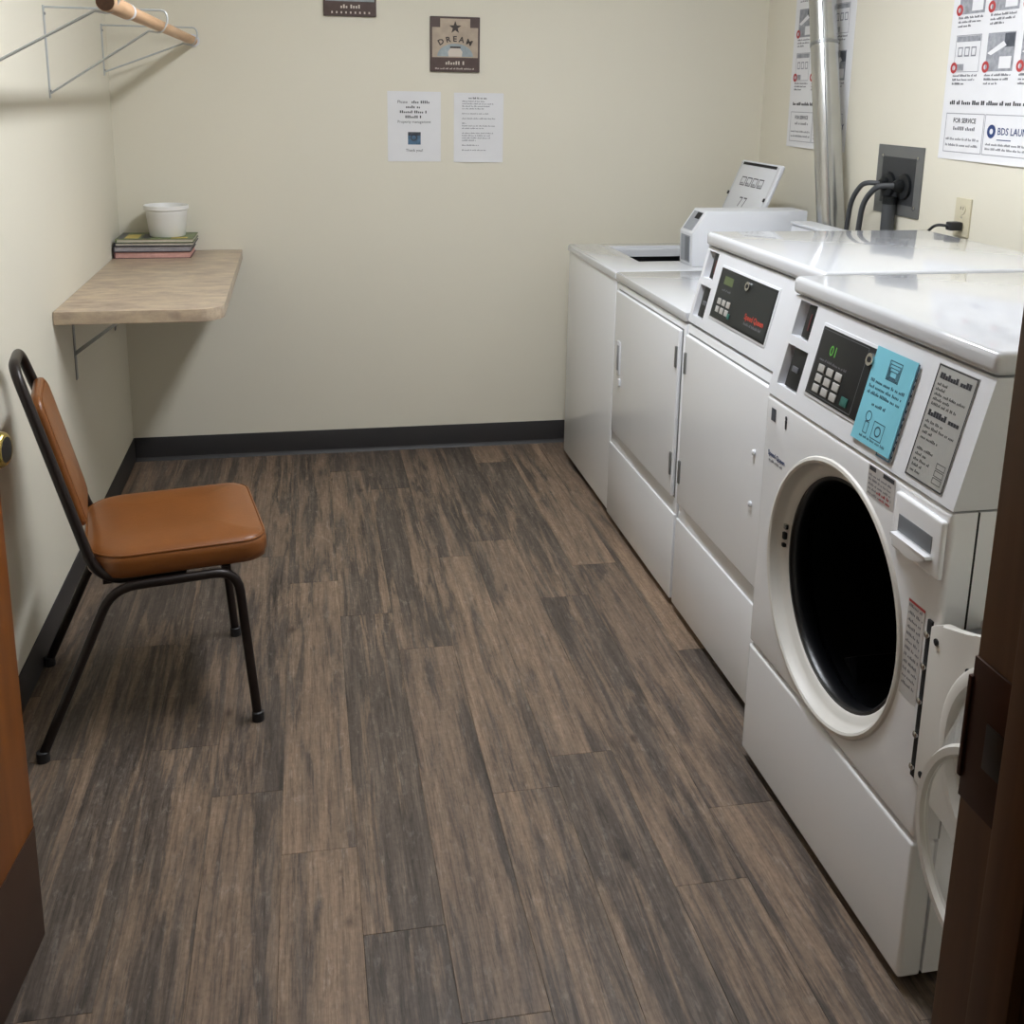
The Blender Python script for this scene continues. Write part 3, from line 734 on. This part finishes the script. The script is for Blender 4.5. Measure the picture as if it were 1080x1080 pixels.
# glass bowl bulging out of the door's inner side, its lip lower and nearer the doorway
def bowl(spec, closed):
    bm = B(); rings = []
    for r_, dx, dy, dz in spec:
        rings.append([bm.verts.new((DX+dx, DYC-.01+dy+math.cos(2*math.pi*k/56)*r_, DZC+dz+math.sin(2*math.pi*k/56)*r_)) for k in range(56)])
    for a, b in zip(rings, rings[1:]):
        for k in range(56): bm.faces.new((a[k], a[(k+1) % 56], b[(k+1) % 56], b[k]))
    if closed: bm.faces.new(rings[-1])
    return bm
lipd = (-.062, -.062)      # how far the lip sits towards the doorway and downward
obj('glass_bowl', bowl([(.150, -.004, 0, 0), (.155, -.045, lipd[0]*.5, lipd[1]*.5), (.160, -.082, *lipd)], False), GL, door)
obj('bowl_rim', bowl([(.160, -.080, *lipd), (.164, -.088, *lipd), (.160, -.094, *lipd), (.150, -.094, *lipd), (.147, -.088, *lipd), (.149, -.080, *lipd), (.160, -.080, *lipd)], False), OFFW, door)
obj('bowl_front', bowl([(.149, -.086, *lipd), (.10, -.080, *lipd), (.04, -.076, *lipd)], True), GL, door)
for (yy, zz) in ((yh-.020, .676), (yh-.020, .436), (yh-.105, .672), (yh-.082, .556)):
    bm = B(); lathe(bm, [(.006, 0), (.006, -.002), (.004, -.003)], (DX, yy, zz), 'x', 12); obj('screw', bm, DARKGAP, door)

# ================================================================== DUCT, POWER, CORDS
du = thing('vent_duct', 'shiny galvanised dryer vent duct rising in front of the right wall', 'duct', (2.588, -.845, .3))
AX = lambda z: Vector((2.588, -.845+max(z-1.06, 0)*.255, z))
bm = B(); tube(bm, [AX(.30), AX(1.06), AX(CEIL-.004)], .049, 32); pipe = obj('pipe', bm, DUCT, du)
bm = B(); tube(bm, [AX(.30), AX(.17), (2.588, -.90, .115), (2.588, -1.00, .115)], .049, 20, rad=.05); obj('elbow', bm, DUCT, du)
bm = B(); o_ = Vector((-.024, -.0432, 0)); tube(bm, [AX(.32)+o_, AX(1.06)+o_, AX(CEIL-.01)+o_], .0022, 6); obj('seam', bm, DSTEEL, pipe)
bm = B(); tube(bm, [AX(1.700), AX(1.712)], .0505, 32); obj('joint_band', bm, DSTEEL, pipe)

eb = thing('dryer_outlet_box', 'grey metal dryer outlet plate with two black power sockets on the right wall', 'outlet box', (W, -1.13, 1.138))
obj('plate', bx(W-.006, W, -1.272, -.996, 1.138, 1.366, bev=.002), GREYPLATE, eb)
obj('recess', bx(W-.0075, W-.0055, -1.235, -1.033, 1.175, 1.328, bev=.0005), mat('dark_grey_metal', rgb(54, 56, 59), .5, .2, var=.06), eb)
for yy in (-1.085, -1.182):
    bm = B(); lathe(bm, [(.042, 0), (.042, -.010), (.036, -.014), (0, -.014)], (W-.0075, yy, 1.236), 'x', 28); s_ = obj('socket', bm, BLACK, eb)
for yy, zz in ((-1.030, 1.330), (-1.244, 1.330), (-1.246, 1.17)):
    bm = B(); lathe(bm, [(.0065, 0), (.0065, -.002), (.003, -.004)], (W-.006, yy, zz), 'x', 12); obj('screw', bm, STEEL, eb)
def cord(name, label, pts, r, material, plug_at, plug_r=.022):
    t = thing(name, label, 'cord', pts[0])
    bm = B(); tube(bm, pts, r, 12, rad=.09); obj('cable', bm, material, t)
    a = Vector(pts[0]); b = Vector(plug_at)
    bm = B(); tube(bm, [b, b+(a-b)*.35, a+(a-b).normalized()*.004], [plug_r, plug_r, r*1.2], 16); obj('plug', bm, BLACK, t)
    return t
cord('power_cable', 'black dryer power cord arching from the socket nearest the duct',
     [(W-.046, -1.094, 1.240), (W-.085, -1.055, 1.240), (W-.085, -.985, 1.18), (W-.080, -.955, 1.06), (W-.080, -.955, .55)], .0085, GREYCORD, (W-.0235, -1.085, 1.238))
cord('power_cable', 'black dryer power cord arching from the socket farther from the duct',
     [(W-.050, -1.190, 1.240), (W-.095, -1.165, 1.238), (W-.100, -1.090, 1.18), (W-.090, -1.055, 1.06), (W-.090, -1.055, .55)], .0095, GREYCORD, (W-.026, -1.182, 1.238))
cd_ = thing('conduit', 'thick dark grey conduit running down from the grey outlet plate', 'conduit', (W-.035, -1.150, .3))
bm = B(); tube(bm, [(W-.032, -1.140, 1.195), (W-.032, -1.145, .30)], .022, 18); obj('pipe', bm, GREYCORD, cd_)
bm = B(); tube(bm, [(W-.032, -1.140, 1.175), (W-.032, -1.140, 1.200)], .0235, 18); obj('fitting', bm, BLACK, cd_)
ou = thing('wall_outlet', 'ivory duplex wall outlet below the poster beside the grey outlet plate', 'outlet', (W, -1.508, 1.115))
obj('cover_plate', bx(W-.006, W, -1.546, -1.470, 1.115, 1.230, bev=.0025), IVORY, ou)
for zz in (1.197, 1.148):
    bm = B(); lathe(bm, [(.0165, 0), (.0165, -.002), (0, -.002)], (W-.006, -1.508, zz), 'x', 20); s_ = obj('receptacle', bm, IVORY, ou)
    for dy_ in (-.006, .006): obj('slot', bx(W-.0086, W-.0079, -1.508+dy_-.001, -1.508+dy_+.001, zz-.001, zz+.008), DARKGAP, s_)
bm = B(); lathe(bm, [(.003, 0), (.003, -.0015)], (W-.006, -1.508, 1.1725), 'x', 10); obj('screw', bm, STEEL, ou)
pc = thing('washer_cord', 'thin black cord plugged into the ivory wall outlet', 'cord', (W-.008, -1.508, 1.148))
bm = bx(W-.048, W-.0092, -1.523, -1.493, 1.134, 1.160, bev=.005); obj('plug', bm, CORD, pc)
bm = B(); tube(bm, [(W-.046, -1.508, 1.147), (W-.075, -1.485, 1.150), (W-.085, -1.452, 1.118), (W-.090, -1.43, 1.06), (W-.090, -1.42, .5)], .0045, 10, rad=.03); obj('cable', bm, CORD, pc)

# ================================================================== POSTERS AND NOTICES
def sheet(name, label, cat, org, U, V, wd, ht, t=.0012, group=None, curl=0):
    """paper with its lower-left corner at org; bottom edge may lift off the wall"""
    P = Plane(org, U, V); n = 8; bm = B(); rows = []
    for side in (0, 1):
        rr = []
        for j in range(n+1):
            v = (0 if j == 0 else .014+(ht-.014)*(j-1)/(n-1)); lift = curl*(1 if j == 0 else 0)
            rr.append([bm.verts.new(P.p(wd*i/6, v, .0004+lift*math.sin(math.pi*i/6)+(t if side else 0))) for i in range(7)])
        rows.append(rr)
    for side in (0, 1):
        for j in range(n):
            for i in range(6):
                q = (rows[side][j][i], rows[side][j][i+1], rows[side][j+1][i+1], rows[side][j+1][i]); bm.faces.new(q if side else q[::-1])
    edge = [(0, i) for i in range(6)] + [(j, 6) for j in range(n)] + [(n, 6-i) for i in range(6)] + [(n-j, 0) for j in range(n)]
    for k in range(len(edge)):
        a, b = edge[k], edge[(k+1) % len(edge)]
        bm.faces.new((rows[0][a[0]][a[1]], rows[0][b[0]][b[1]], rows[1][b[0]][b[1]], rows[1][a[0]][a[1]]))
    th = thing(name, label, cat, P.p(wd/2, ht/2), group=group)
    obj('paper', bm, PAPER, th)
    return th, Plane(P.p(0, 0, .0004+t), U, V)

TH = .0012
n1, P = sheet('notice', 'white paper notice with dark centred lines and a small blue picture', 'notice', (1.058, 0, 1.235), (1, 0, 0), (0, 0, 1), .216, .279)
bm = B()
P.text(bm, 'Please', .040, .232, .0165); P.print_line(bm, .098, .232, .080, .0105); P.print_line(bm, .075, .2125, .066, .0105); P.print_line(bm, .050, .193, .116, .0105); P.print_line(bm, .072, .1735, .072, .0105)
P.text(bm, 'Property management', .108, .154, .0150, align='CENTER')
P.text(bm, 'Thank you!', .108, .040, .0155, align='CENTER'); flat('lettering', bm, INK, n1)
bm = B(); P.quad(bm, .082, .134, .068, .118, .0006); pic = flat('picture', bm, mat('print_blue', rgb(84, 112, 138), .8, var=.3, vscale=50), n1)
bm = B(); P.quad(bm, .082, .134, .104, .118, .0009); P.disc(bm, .106, .096, .014, .0009, rin=.009); flat('picture_dark', bm, PICD, pic)
n2, P = sheet('notice', 'white paper notice with small grey paragraphs to the right of the blue-picture notice', 'notice', (1.328, 0, 1.233), (1, 0, 0), (0, 0, 1), .205, .279, curl=.004)
bm = B(); P.print_line(bm, .06, .255, .08, .0065, dens=1.2); flat('heading', bm, INK, n2)
bm = B(); v_ = .243
for L_ in (.10, .13, .12, .09, 0, .11, 0, .14, 0, .02, .14, .09, 0, .13, .12, .12, .06, 0, .07, 0, .10):
    if L_: P.print_line(bm, .034, v_, L_, .0048)
    v_ -= .0098
flat('paragraphs', bm, INKL, n2)

def sign(label, x0, z0, wd, ht):
    t = thing('wall_sign', label, 'sign', (x0+wd/2, 0, z0), group='small square wall signs')
    b = obj('board', bx(x0, x0+wd, -.012, -.0005, z0, z0+ht, bev=.003), SIGND, t)
    return t, Plane((x0, -.0122, z0), (1, 0, 0), (0, 0, 1))
s1, P = sign('small square brown sign reading DREAM below a star', 1.230, 1.593, .201, .214)
bm = B(); P.quad(bm, .008, .193, .056, .206, .0003); flat('print_ground', bm, SIGNP, s1)
bm = B(); P.quad(bm, .006, .040, .172, .208, .0006); P.quad(bm, .161, .195, .172, .208, .0006); flat('corner_print', bm, SIGND, s1)
bm = B(); P.poly(bm, [(.1005+math.cos(math.pi/2+k*math.pi/5)*(.026 if k % 2 == 0 else .0105), .172+math.sin(math.pi/2+k*math.pi/5)*(.026 if k % 2 == 0 else .0105)) for k in range(10)], .0007); flat('star', bm, mat('sign_ink', rgb(66, 58, 54), .7, var=.1), s1)
bm = B(); P.text(bm, 'D R E A M', .1005, .118, .030, .0007, 'CENTER', arc=.13, bold=.03); flat('lettering', bm, MATS['sign_ink'], s1)
bm = B(); P.poly(bm, [(.028, .060)] + [(.1005-.0725*math.cos(math.pi*k/16), .060+.05*math.sin(math.pi*k/16)) for k in range(1, 16)] + [(.173, .060)], .0006); flat('arch', bm, SIGNB, s1)
bm = B(); P.poly(bm, [(.074, .060), (.127, .060), (.130, .078), (.118, .094), (.083, .094), (.071, .078)], .0008); flat('bathtub_shape', bm, LETTW, s1)
bm = B(); P.quad(bm, .080, .122, .092, .099, .001); flat('shape_rim', bm, MATS['sign_ink'], s1)
bm = B(); P.print_line(bm, .062, .028, .08, .014, .0007); P.print_line(bm, .02, .010, .16, .006, .0007); flat('script_lettering', bm, LETTW, s1)
s2, P = sign('small square dark brown sign cut off by the top edge of the photo', .813, 1.796, .205, .214)
bm = B(); P.quad(bm, .008, .197, .056, .206, .0003); flat('print_ground', bm, SIGNB, s2)
bm = B(); P.print_line(bm, .066, .030, .08, .014, .0007)
for k in range(9): P.quad(bm, .030+k*.018, .036+k*.018, .010, .018, .0007)
flat('script_lettering', bm, LETTW, s2)

PALE = mat('pale_ink', rgb(150, 150, 158), .8, var=.05)
def instructions(label, y_far, z0, wd, ht, cols, colw, u0, vpic, pich):
    th, P = sheet('instruction_poster', label, 'poster', (W, y_far, z0), (0, -1, 0), (0, 0, 1), wd, ht, curl=.006, group='laundry instruction posters')
    i1, i2, f_ = B(), B(), B()
    for row_, v in enumerate(vpic):
        for c in range(cols):
            u = u0+c*colw; cw = colw*.8
            k = (c+row_) % 3; g = B(); d = B()
            if k == 0:
                P.frame(g, u, u+cw, v, v+pich, .002); P.quad(d, u+.004, u+cw-.004, v+pich*.82, v+pich*.97, .0009)
                for q in range(3): P.frame(g, u+.014+q*.033, u+.038+q*.033, v+pich*.42, v+pich*.68, .004)
                P.quad(d, u+.01, u+.05, v+.004, v+pich*.22, .0009)
                gm, dmm = PALE, PICG
            else:
                P.quad(g, u, u+cw, v, v+pich, .0006); P.quad(d, u+cw*.62, u+cw-.002, v+pich*.62, v+pich*.97, .0009)
                gm, dmm = PICG, PICD
            pc_ = flat('picture', g, gm, th); flat('picture_detail', d, dmm, pc_)
            if k:
                h_ = B(); P.poly(h_, [(u+.004, v+pich*.48), (u+.022, v+pich*.42), (u+.088, v+pich*.66), (u+.074, v+pich*.78)], .0012); flat('hand', h_, PAPER, pc_)
                h_ = B(); P.quad(h_, u+cw*.5, u+cw*.93, v+pich*.07, v+pich*.38, .0012); flat('panel', h_, PAPER, pc_)
            rb = B(); P.disc(rb, u+.002, v+pich*.12, .0165, .0014, rin=.0075); flat('number_ring', rb, RED, pc_)
            for q in range(3): P.print_line(i2, u, v-.013-q*.0118, cw*(1, .9, .55)[q], .0066, dens=1.25)
    P.print_line(i1, .035, .163, wd-.08, .0125, dens=1.2)
    P.frame(f_, .024, .024+.19, .022, .138, .0022); P.frame(f_, .218, wd-.03, .022, .138, .0022)
    P.text(i1, 'FOR SERVICE', .119, .110, .0195, align='CENTER', bold=.02); P.print_line(i2, .066, .088, .115, .011)
    for q in range(2): P.print_line(i2, .034, .058-q*.018, .17, .0075)
    bl = B(); P.disc(bl, .253, .090, .0195, .0007, rin=.008); P.text(bl, 'BDS LAUNDRY', .281, .082, .028, bold=.015)
    P.quad(bl, .281, .345, .066, .0685)
    for q in range(2): P.print_line(i2, .232, .050-q*.013, wd-.28, .0065)
    for nm, bmm, mt in (('heading', i1, INK), ('captions', i2, INKL), ('outline', f_, PALE), ('logo', bl, BLUEI)):
        flat(nm, bmm, mt, th)['kind'] = 'stuff'
    return th
instructions('white laundry instruction poster with red rings above the ivory outlet', -1.343, 1.340, .72, .92, 4, .155, .034, (.258, .425, .595, .765), .107)
instructions('narrower white laundry instruction poster in the corner behind the vent duct', -.262, 1.322, .485, .92, 3, .145, .036, (.258, .425, .595, .765), .107)

# ================================================================== LEFT SIDE
# wall shelf
sh = thing('wall_shelf', 'speckled beige laminate shelf on grey brackets in the left corner', 'shelf', (.23, -.6, .84))
bm = B(); rc = .075; pts = [(.002, -.002), (.002, -1.208), (.475-rc, -1.208)]
for k in range(9):
    a = -math.pi/2 + math.pi/2*k/8; pts.append((.475-rc+math.cos(a)*rc, -1.208+rc+math.sin(a)*rc))
pts += [(.468, -.002)]
prism(bm, [(a, b, .842) for a, b in pts], (0, 0, .038), bev=.0015); obj('top', bm, LAMI, sh)
for yy in (-.955, -.24):
    bm = B(); box(bm, 0, .003, yy-.012, yy+.012, .612, .8415, bev=.001); box(bm, .002, .22, yy-.010, yy+.010, .8385, .8415, bev=.0008)
    br = obj('bracket', bm, DSTEEL, sh)
    bm = B(); prism(bm, [(.003, yy-.007, .690), (.003, yy-.007, .704), (.190, yy-.007, .839), (.205, yy-.007, .839)], (0, .014, 0)); obj('brace', bm, DSTEEL, br)

# books and bucket
def book(label, x0, x1, y0, y1, z0, h, cover, pages, rot=0, spine='near'):
    cx, cy = (x0+x1)/2, (y0+y1)/2; hx, hy = (x1-x0)/2, (y1-y0)/2
    t = thing('book', label, 'book', (cx, cy, z0), rot, group='books stacked on the wall shelf')
    c = .0018
    obj('pages', bx(-hx+.005, hx-.004, -hy+.004, hy-.004, c, h-c), pages, t, local=True)
    obj('back_cover', bx(-hx, hx, -hy, hy, 0, c), cover, t, local=True); obj('front_cover', bx(-hx, hx, -hy, hy, h-c, h), cover, t, local=True)
    obj('spine', bx(-hx, -hx+.0035, -hy, hy, 0, h, bev=.001), cover, t, local=True)
    return t
pink = mat('pink_page_edges', rgb(206, 160, 150), .8, var=.08, vscale=60); cream = mat('cream_page_edges', rgb(206, 200, 184), .8, var=.06, vscale=60)
greyp = mat('grey_page_edges', rgb(150, 146, 150), .8, var=.1, vscale=60)
book('pink-edged book at the bottom of the shelf stack', .008, .288, -.206, -.010, .880, .024, mat('dark_plum_cover', rgb(88, 58, 62), .5, var=.1), pink)
book('grey-edged dark book second from the bottom of the shelf stack', .006, .290, -.205, -.010, .9045, .022, mat('black_cover', rgb(46, 44, 50), .4, var=.15), greyp)
book('cream-edged book third from the bottom of the shelf stack', .010, .300, -.204, -.010, .927, .012, mat('navy_cover', rgb(44, 48, 62), .4, var=.15), cream)
tb = book('green and yellow covered thin book on top of the shelf stack', .016, .300, -.204, -.012, .9395, .014, mat('green_cover', rgb(112, 124, 88), .45, var=.3, vscale=25), cream)
bm = B(); PT = Plane((-.142, -.096, .0142), (1, 0, 0), (0, 1, 0))
PT.quad(bm, .03, .08, .02, .13, 0); PT.quad(bm, .20, .26, .01, .05, 0); me = bpy.data.meshes.new('cover_print'); bm.to_mesh(me); bm.free(); me.materials.append(mat('yellow_print', rgb(196, 176, 92), .5, var=.15, vscale=40))
o = bpy.data.objects.new('cover_print', me); C.objects.link(o); o.parent = tb
bm = B(); PT.quad(bm, .09, .125, .015, .15, 0); PT.quad(bm, .005, .026, .015, .18, 0); me = bpy.data.meshes.new('cover_print'); bm.to_mesh(me); bm.free(); me.materials.append(MATS['navy_cover'])
o = bpy.data.objects.new('cover_print', me); C.objects.link(o); o.parent = tb
bk = thing('plastic_tub', 'white round plastic tub standing on the stacked books', 'tub', (.196, -.112, .9545))
bm = B(); prof = [(0, .0), (.064, .0), (.067, .003), (.0765, .090), (.0775, .092), (.0775, .100), (.080, .101), (.0835, .104), (.0835, .118), (.0815, .119), (.0795, .116), (.0755, .098), (.0655, .005), (0, .004)]
lathe(bm, prof, (0, 0, 0), 'z', 48); obj('body', bm, mat('white_tub_plastic', rgb(232, 232, 230), .4, bump=.02), bk, local=True)

# hanging rod on wire brackets
rd = thing('hanging_rod', 'pale wooden hanging rod on white wire wall brackets near the ceiling corner', 'clothes rod', (0, -1, 1.48))
XRD, ZRD = .318, 1.690
bm = B(); tube(bm, [(XRD, -.003, ZRD), (XRD, -1.895, ZRD)], .0165, 20); rod = obj('rod', bm, RODW, rd)
bm = B(); tube(bm, [(XRD, -1.62, ZRD), (XRD, -1.905, ZRD)], .0195, 20); obj('rod_sleeve', bm, RODW, rd)
bm = B(); tube(bm, [(XRD, -1.9045, ZRD), (XRD, -1.9065, ZRD)], .0185, 20); obj('rod_end', bm, ENDW, rd)
bm = B(); tube(bm, [(XRD, -1.600, ZRD), (XRD, -1.625, ZRD)], .0205, 20); obj('rod_clip', bm, PLASTIC, rd)
for yy in (-.0035, ):
    bm = B(); tube(bm, [(XRD, -.0005, ZRD), (XRD, -.010, ZRD)], .024, 20); obj('rod_cup', bm, PLASTIC, rd)
WIRE = mat('white_coated_wire', rgb(190, 194, 196), .4, .3, var=.04)
for yy, zl, up_ in ((-.10, 1.552, 0), (-1.015, 1.478, 0), (-1.86, 1.508, 0)):
    bm = B(); box(bm, 0, .004, yy-.006, yy+.006, zl, 1.738, bev=.001)
    b_ = obj('bracket', bm, WIRE, rd)
    bm = B(); tube(bm, [(.003, yy, 1.733), (XRD+.020, yy, 1.733), (XRD+.026, yy, 1.705), (XRD+.006, yy, 1.668), (XRD-.03, yy, 1.674)], .0030, 8, rad=.02); obj('arm', bm, WIRE, b_)
    bm = B(); tube(bm, [(.004, yy, zl+.014), (XRD-.03, yy, 1.674)], .0032, 8); obj('strut', bm, WIRE, b_)
    for zz in (1.715, zl+.02):
        bm = B(); lathe(bm, [(.0045, 0), (.0045, .002), (.002, .0035)], (.004, yy, zz), 'x', 10); obj('screw', bm, DSTEEL, b_)

# chair, local frame: +x forward, +y to its left
ch = thing('stacking_chair', 'tan vinyl padded stacking chair with dark brown tube frame', 'chair', (.293, -1.805, 0), math.radians(10.3))
R_ = .0115
for sgn in (-1, 1):
    s0 = .223*sgn; s1_ = .200*sgn
    bm = B(); tube(bm, [(-.243, s0, .008), (-.066, s1_, .3925), (.215, s1_, .3945), (.246, s0, .008)], R_, 14, rad=.055); obj('leg_frame', bm, FRAMEB, ch, local=True)
    for fx in (-.243, .246):
        bm = B(); lathe(bm, [(.0145, 0), (.0150, .004), (.0145, .024), (.0118, .026)], (fx+(.003 if fx < 0 else 0), s0, 0), 'z', 16); obj('foot_cap', bm, CORD, ch, local=True)
bk_pts = [(.10, -.176, .405), (-.065, -.178, .405), (-.105, -.180, .445), (-.200, -.140, .790), (-.236, -.105, .908), (-.236, .095, .898), (-.206, .130, .790), (-.110, .180, .445), (-.065, .178, .405), (.10, .176, .405)]
bm = B(); tube(bm, bk_pts, R_*1.05, 14, rad=.05); bf = obj('back_frame', bm, FRAMEB, ch, local=True)
for yy in (-.12, .12):
    obj('cross_bar', bx(-.085+.06*(yy > 0)*0, -.065, -.176, .176, .394, .410) if yy < 0 else bx(.18, .20, -.2, .2, .394, .408), FRAMEB, ch, local=True)
# worn shiny strip inside the top of the back frame
bm = B(); tube(bm, [(-.2085, -.117, .838), (-.196, -.122, .780)], .0045, 8); obj('worn_strip', bm, WORN, bf, local=True)
def cushion(x0, x1, y0, y1, z0, z1, rc_near, rc_far, crown=.008):
    """padded slab with rounded plan corners, puffed top and a tucked base"""
    def outline(inset, n=7):
        pts = []
        for cx, cy, a0, rr in ((x1, y0, -90, rc_far), (x1, y1, 0, rc_far), (x0, y1, 90, rc_near), (x0, y0, 180, rc_near)):
            r = max(rr-inset, .004); sx = -1 if cx == x1 else 1; sy = -1 if cy == y1 else 1
            ox, oy = cx+sx*(inset+r), cy+sy*(inset+r)
            for k in range(n+1):
                a = math.radians(a0+90*k/n); pts.append((ox+math.cos(a)*r, oy+math.sin(a)*r))
        return pts
    bm = B(); h = z1-z0
    lay = [(.016, 0), (.004, .10), (0, .35), (0, .60), (.003, .80), (.008, .86), (.0095, .865), (.009, .90), (.016, .965), (.030, 1.0), (.05, 1.0+crown/h*.55), (min(.12, (y1-y0)*.36), 1.0+crown/h)]
    rings = [[bm.verts.new((a, b, z0+h*t)) for a, b in outline(i)] for i, t in lay]
    for A_, B_ in zip(rings, rings[1:]):
        for k in range(len(A_)): bm.faces.new((A_[k], A_[(k+1) % len(A_)], B_[(k+1) % len(A_)], B_[k]))
    bm.faces.new(rings[0][::-1]); bm.faces.new(rings[-1]); return bm
seat = obj('seat', cushion(-.122, .294, -.203, .203, .4065, .475, .10, .060), VINYL, ch, local=True, sharp=60)
# welt around the seat edge
def welt(x0, x1, y0, y1, z, r1, r2, rad):
    pts = []
    for cx, cy, a0, rr in ((x1, y0, -90, r2), (x1, y1, 0, r2), (x0, y1, 90, r1), (x0, y0, 180, r1)):
        ox, oy = cx-rr if cx == x1 else cx+rr, cy-rr if cy == y1 else cy+rr
        for k in range(9): a = math.radians(a0+90*k/8); pts.append((ox+math.cos(a)*rr, oy+math.sin(a)*rr, z))
    pts.append(pts[0]); bm = B(); tube(bm, pts, rad, 8, cap=False); return bm
obj('welt', welt(-.116, .288, -.197, .197, .4655, .095, .055, .0032), VINYL, seat, local=True)
# backrest pad between the back posts: built flat, then leaned
bp_ = cushion(0, .330, -.120, .118, 0, .030, .03, .045, crown=.006)
lean = Vector((-.228+.105, 0, .940-.445)).normalized()
Mb = Matrix(((lean.x, 0, lean.z, -.117), (0, 1, 0, 0), (lean.z, 0, -lean.x, .515), (0, 0, 0, 1)))
bmesh.ops.transform(bp_, matrix=Mb, verts=bp_.verts); bmesh.ops.translate(bp_, vec=(-.016, 0, -.006), verts=bp_.verts)
obj('backrest', bp_, VINYL, ch, local=True, sharp=60)
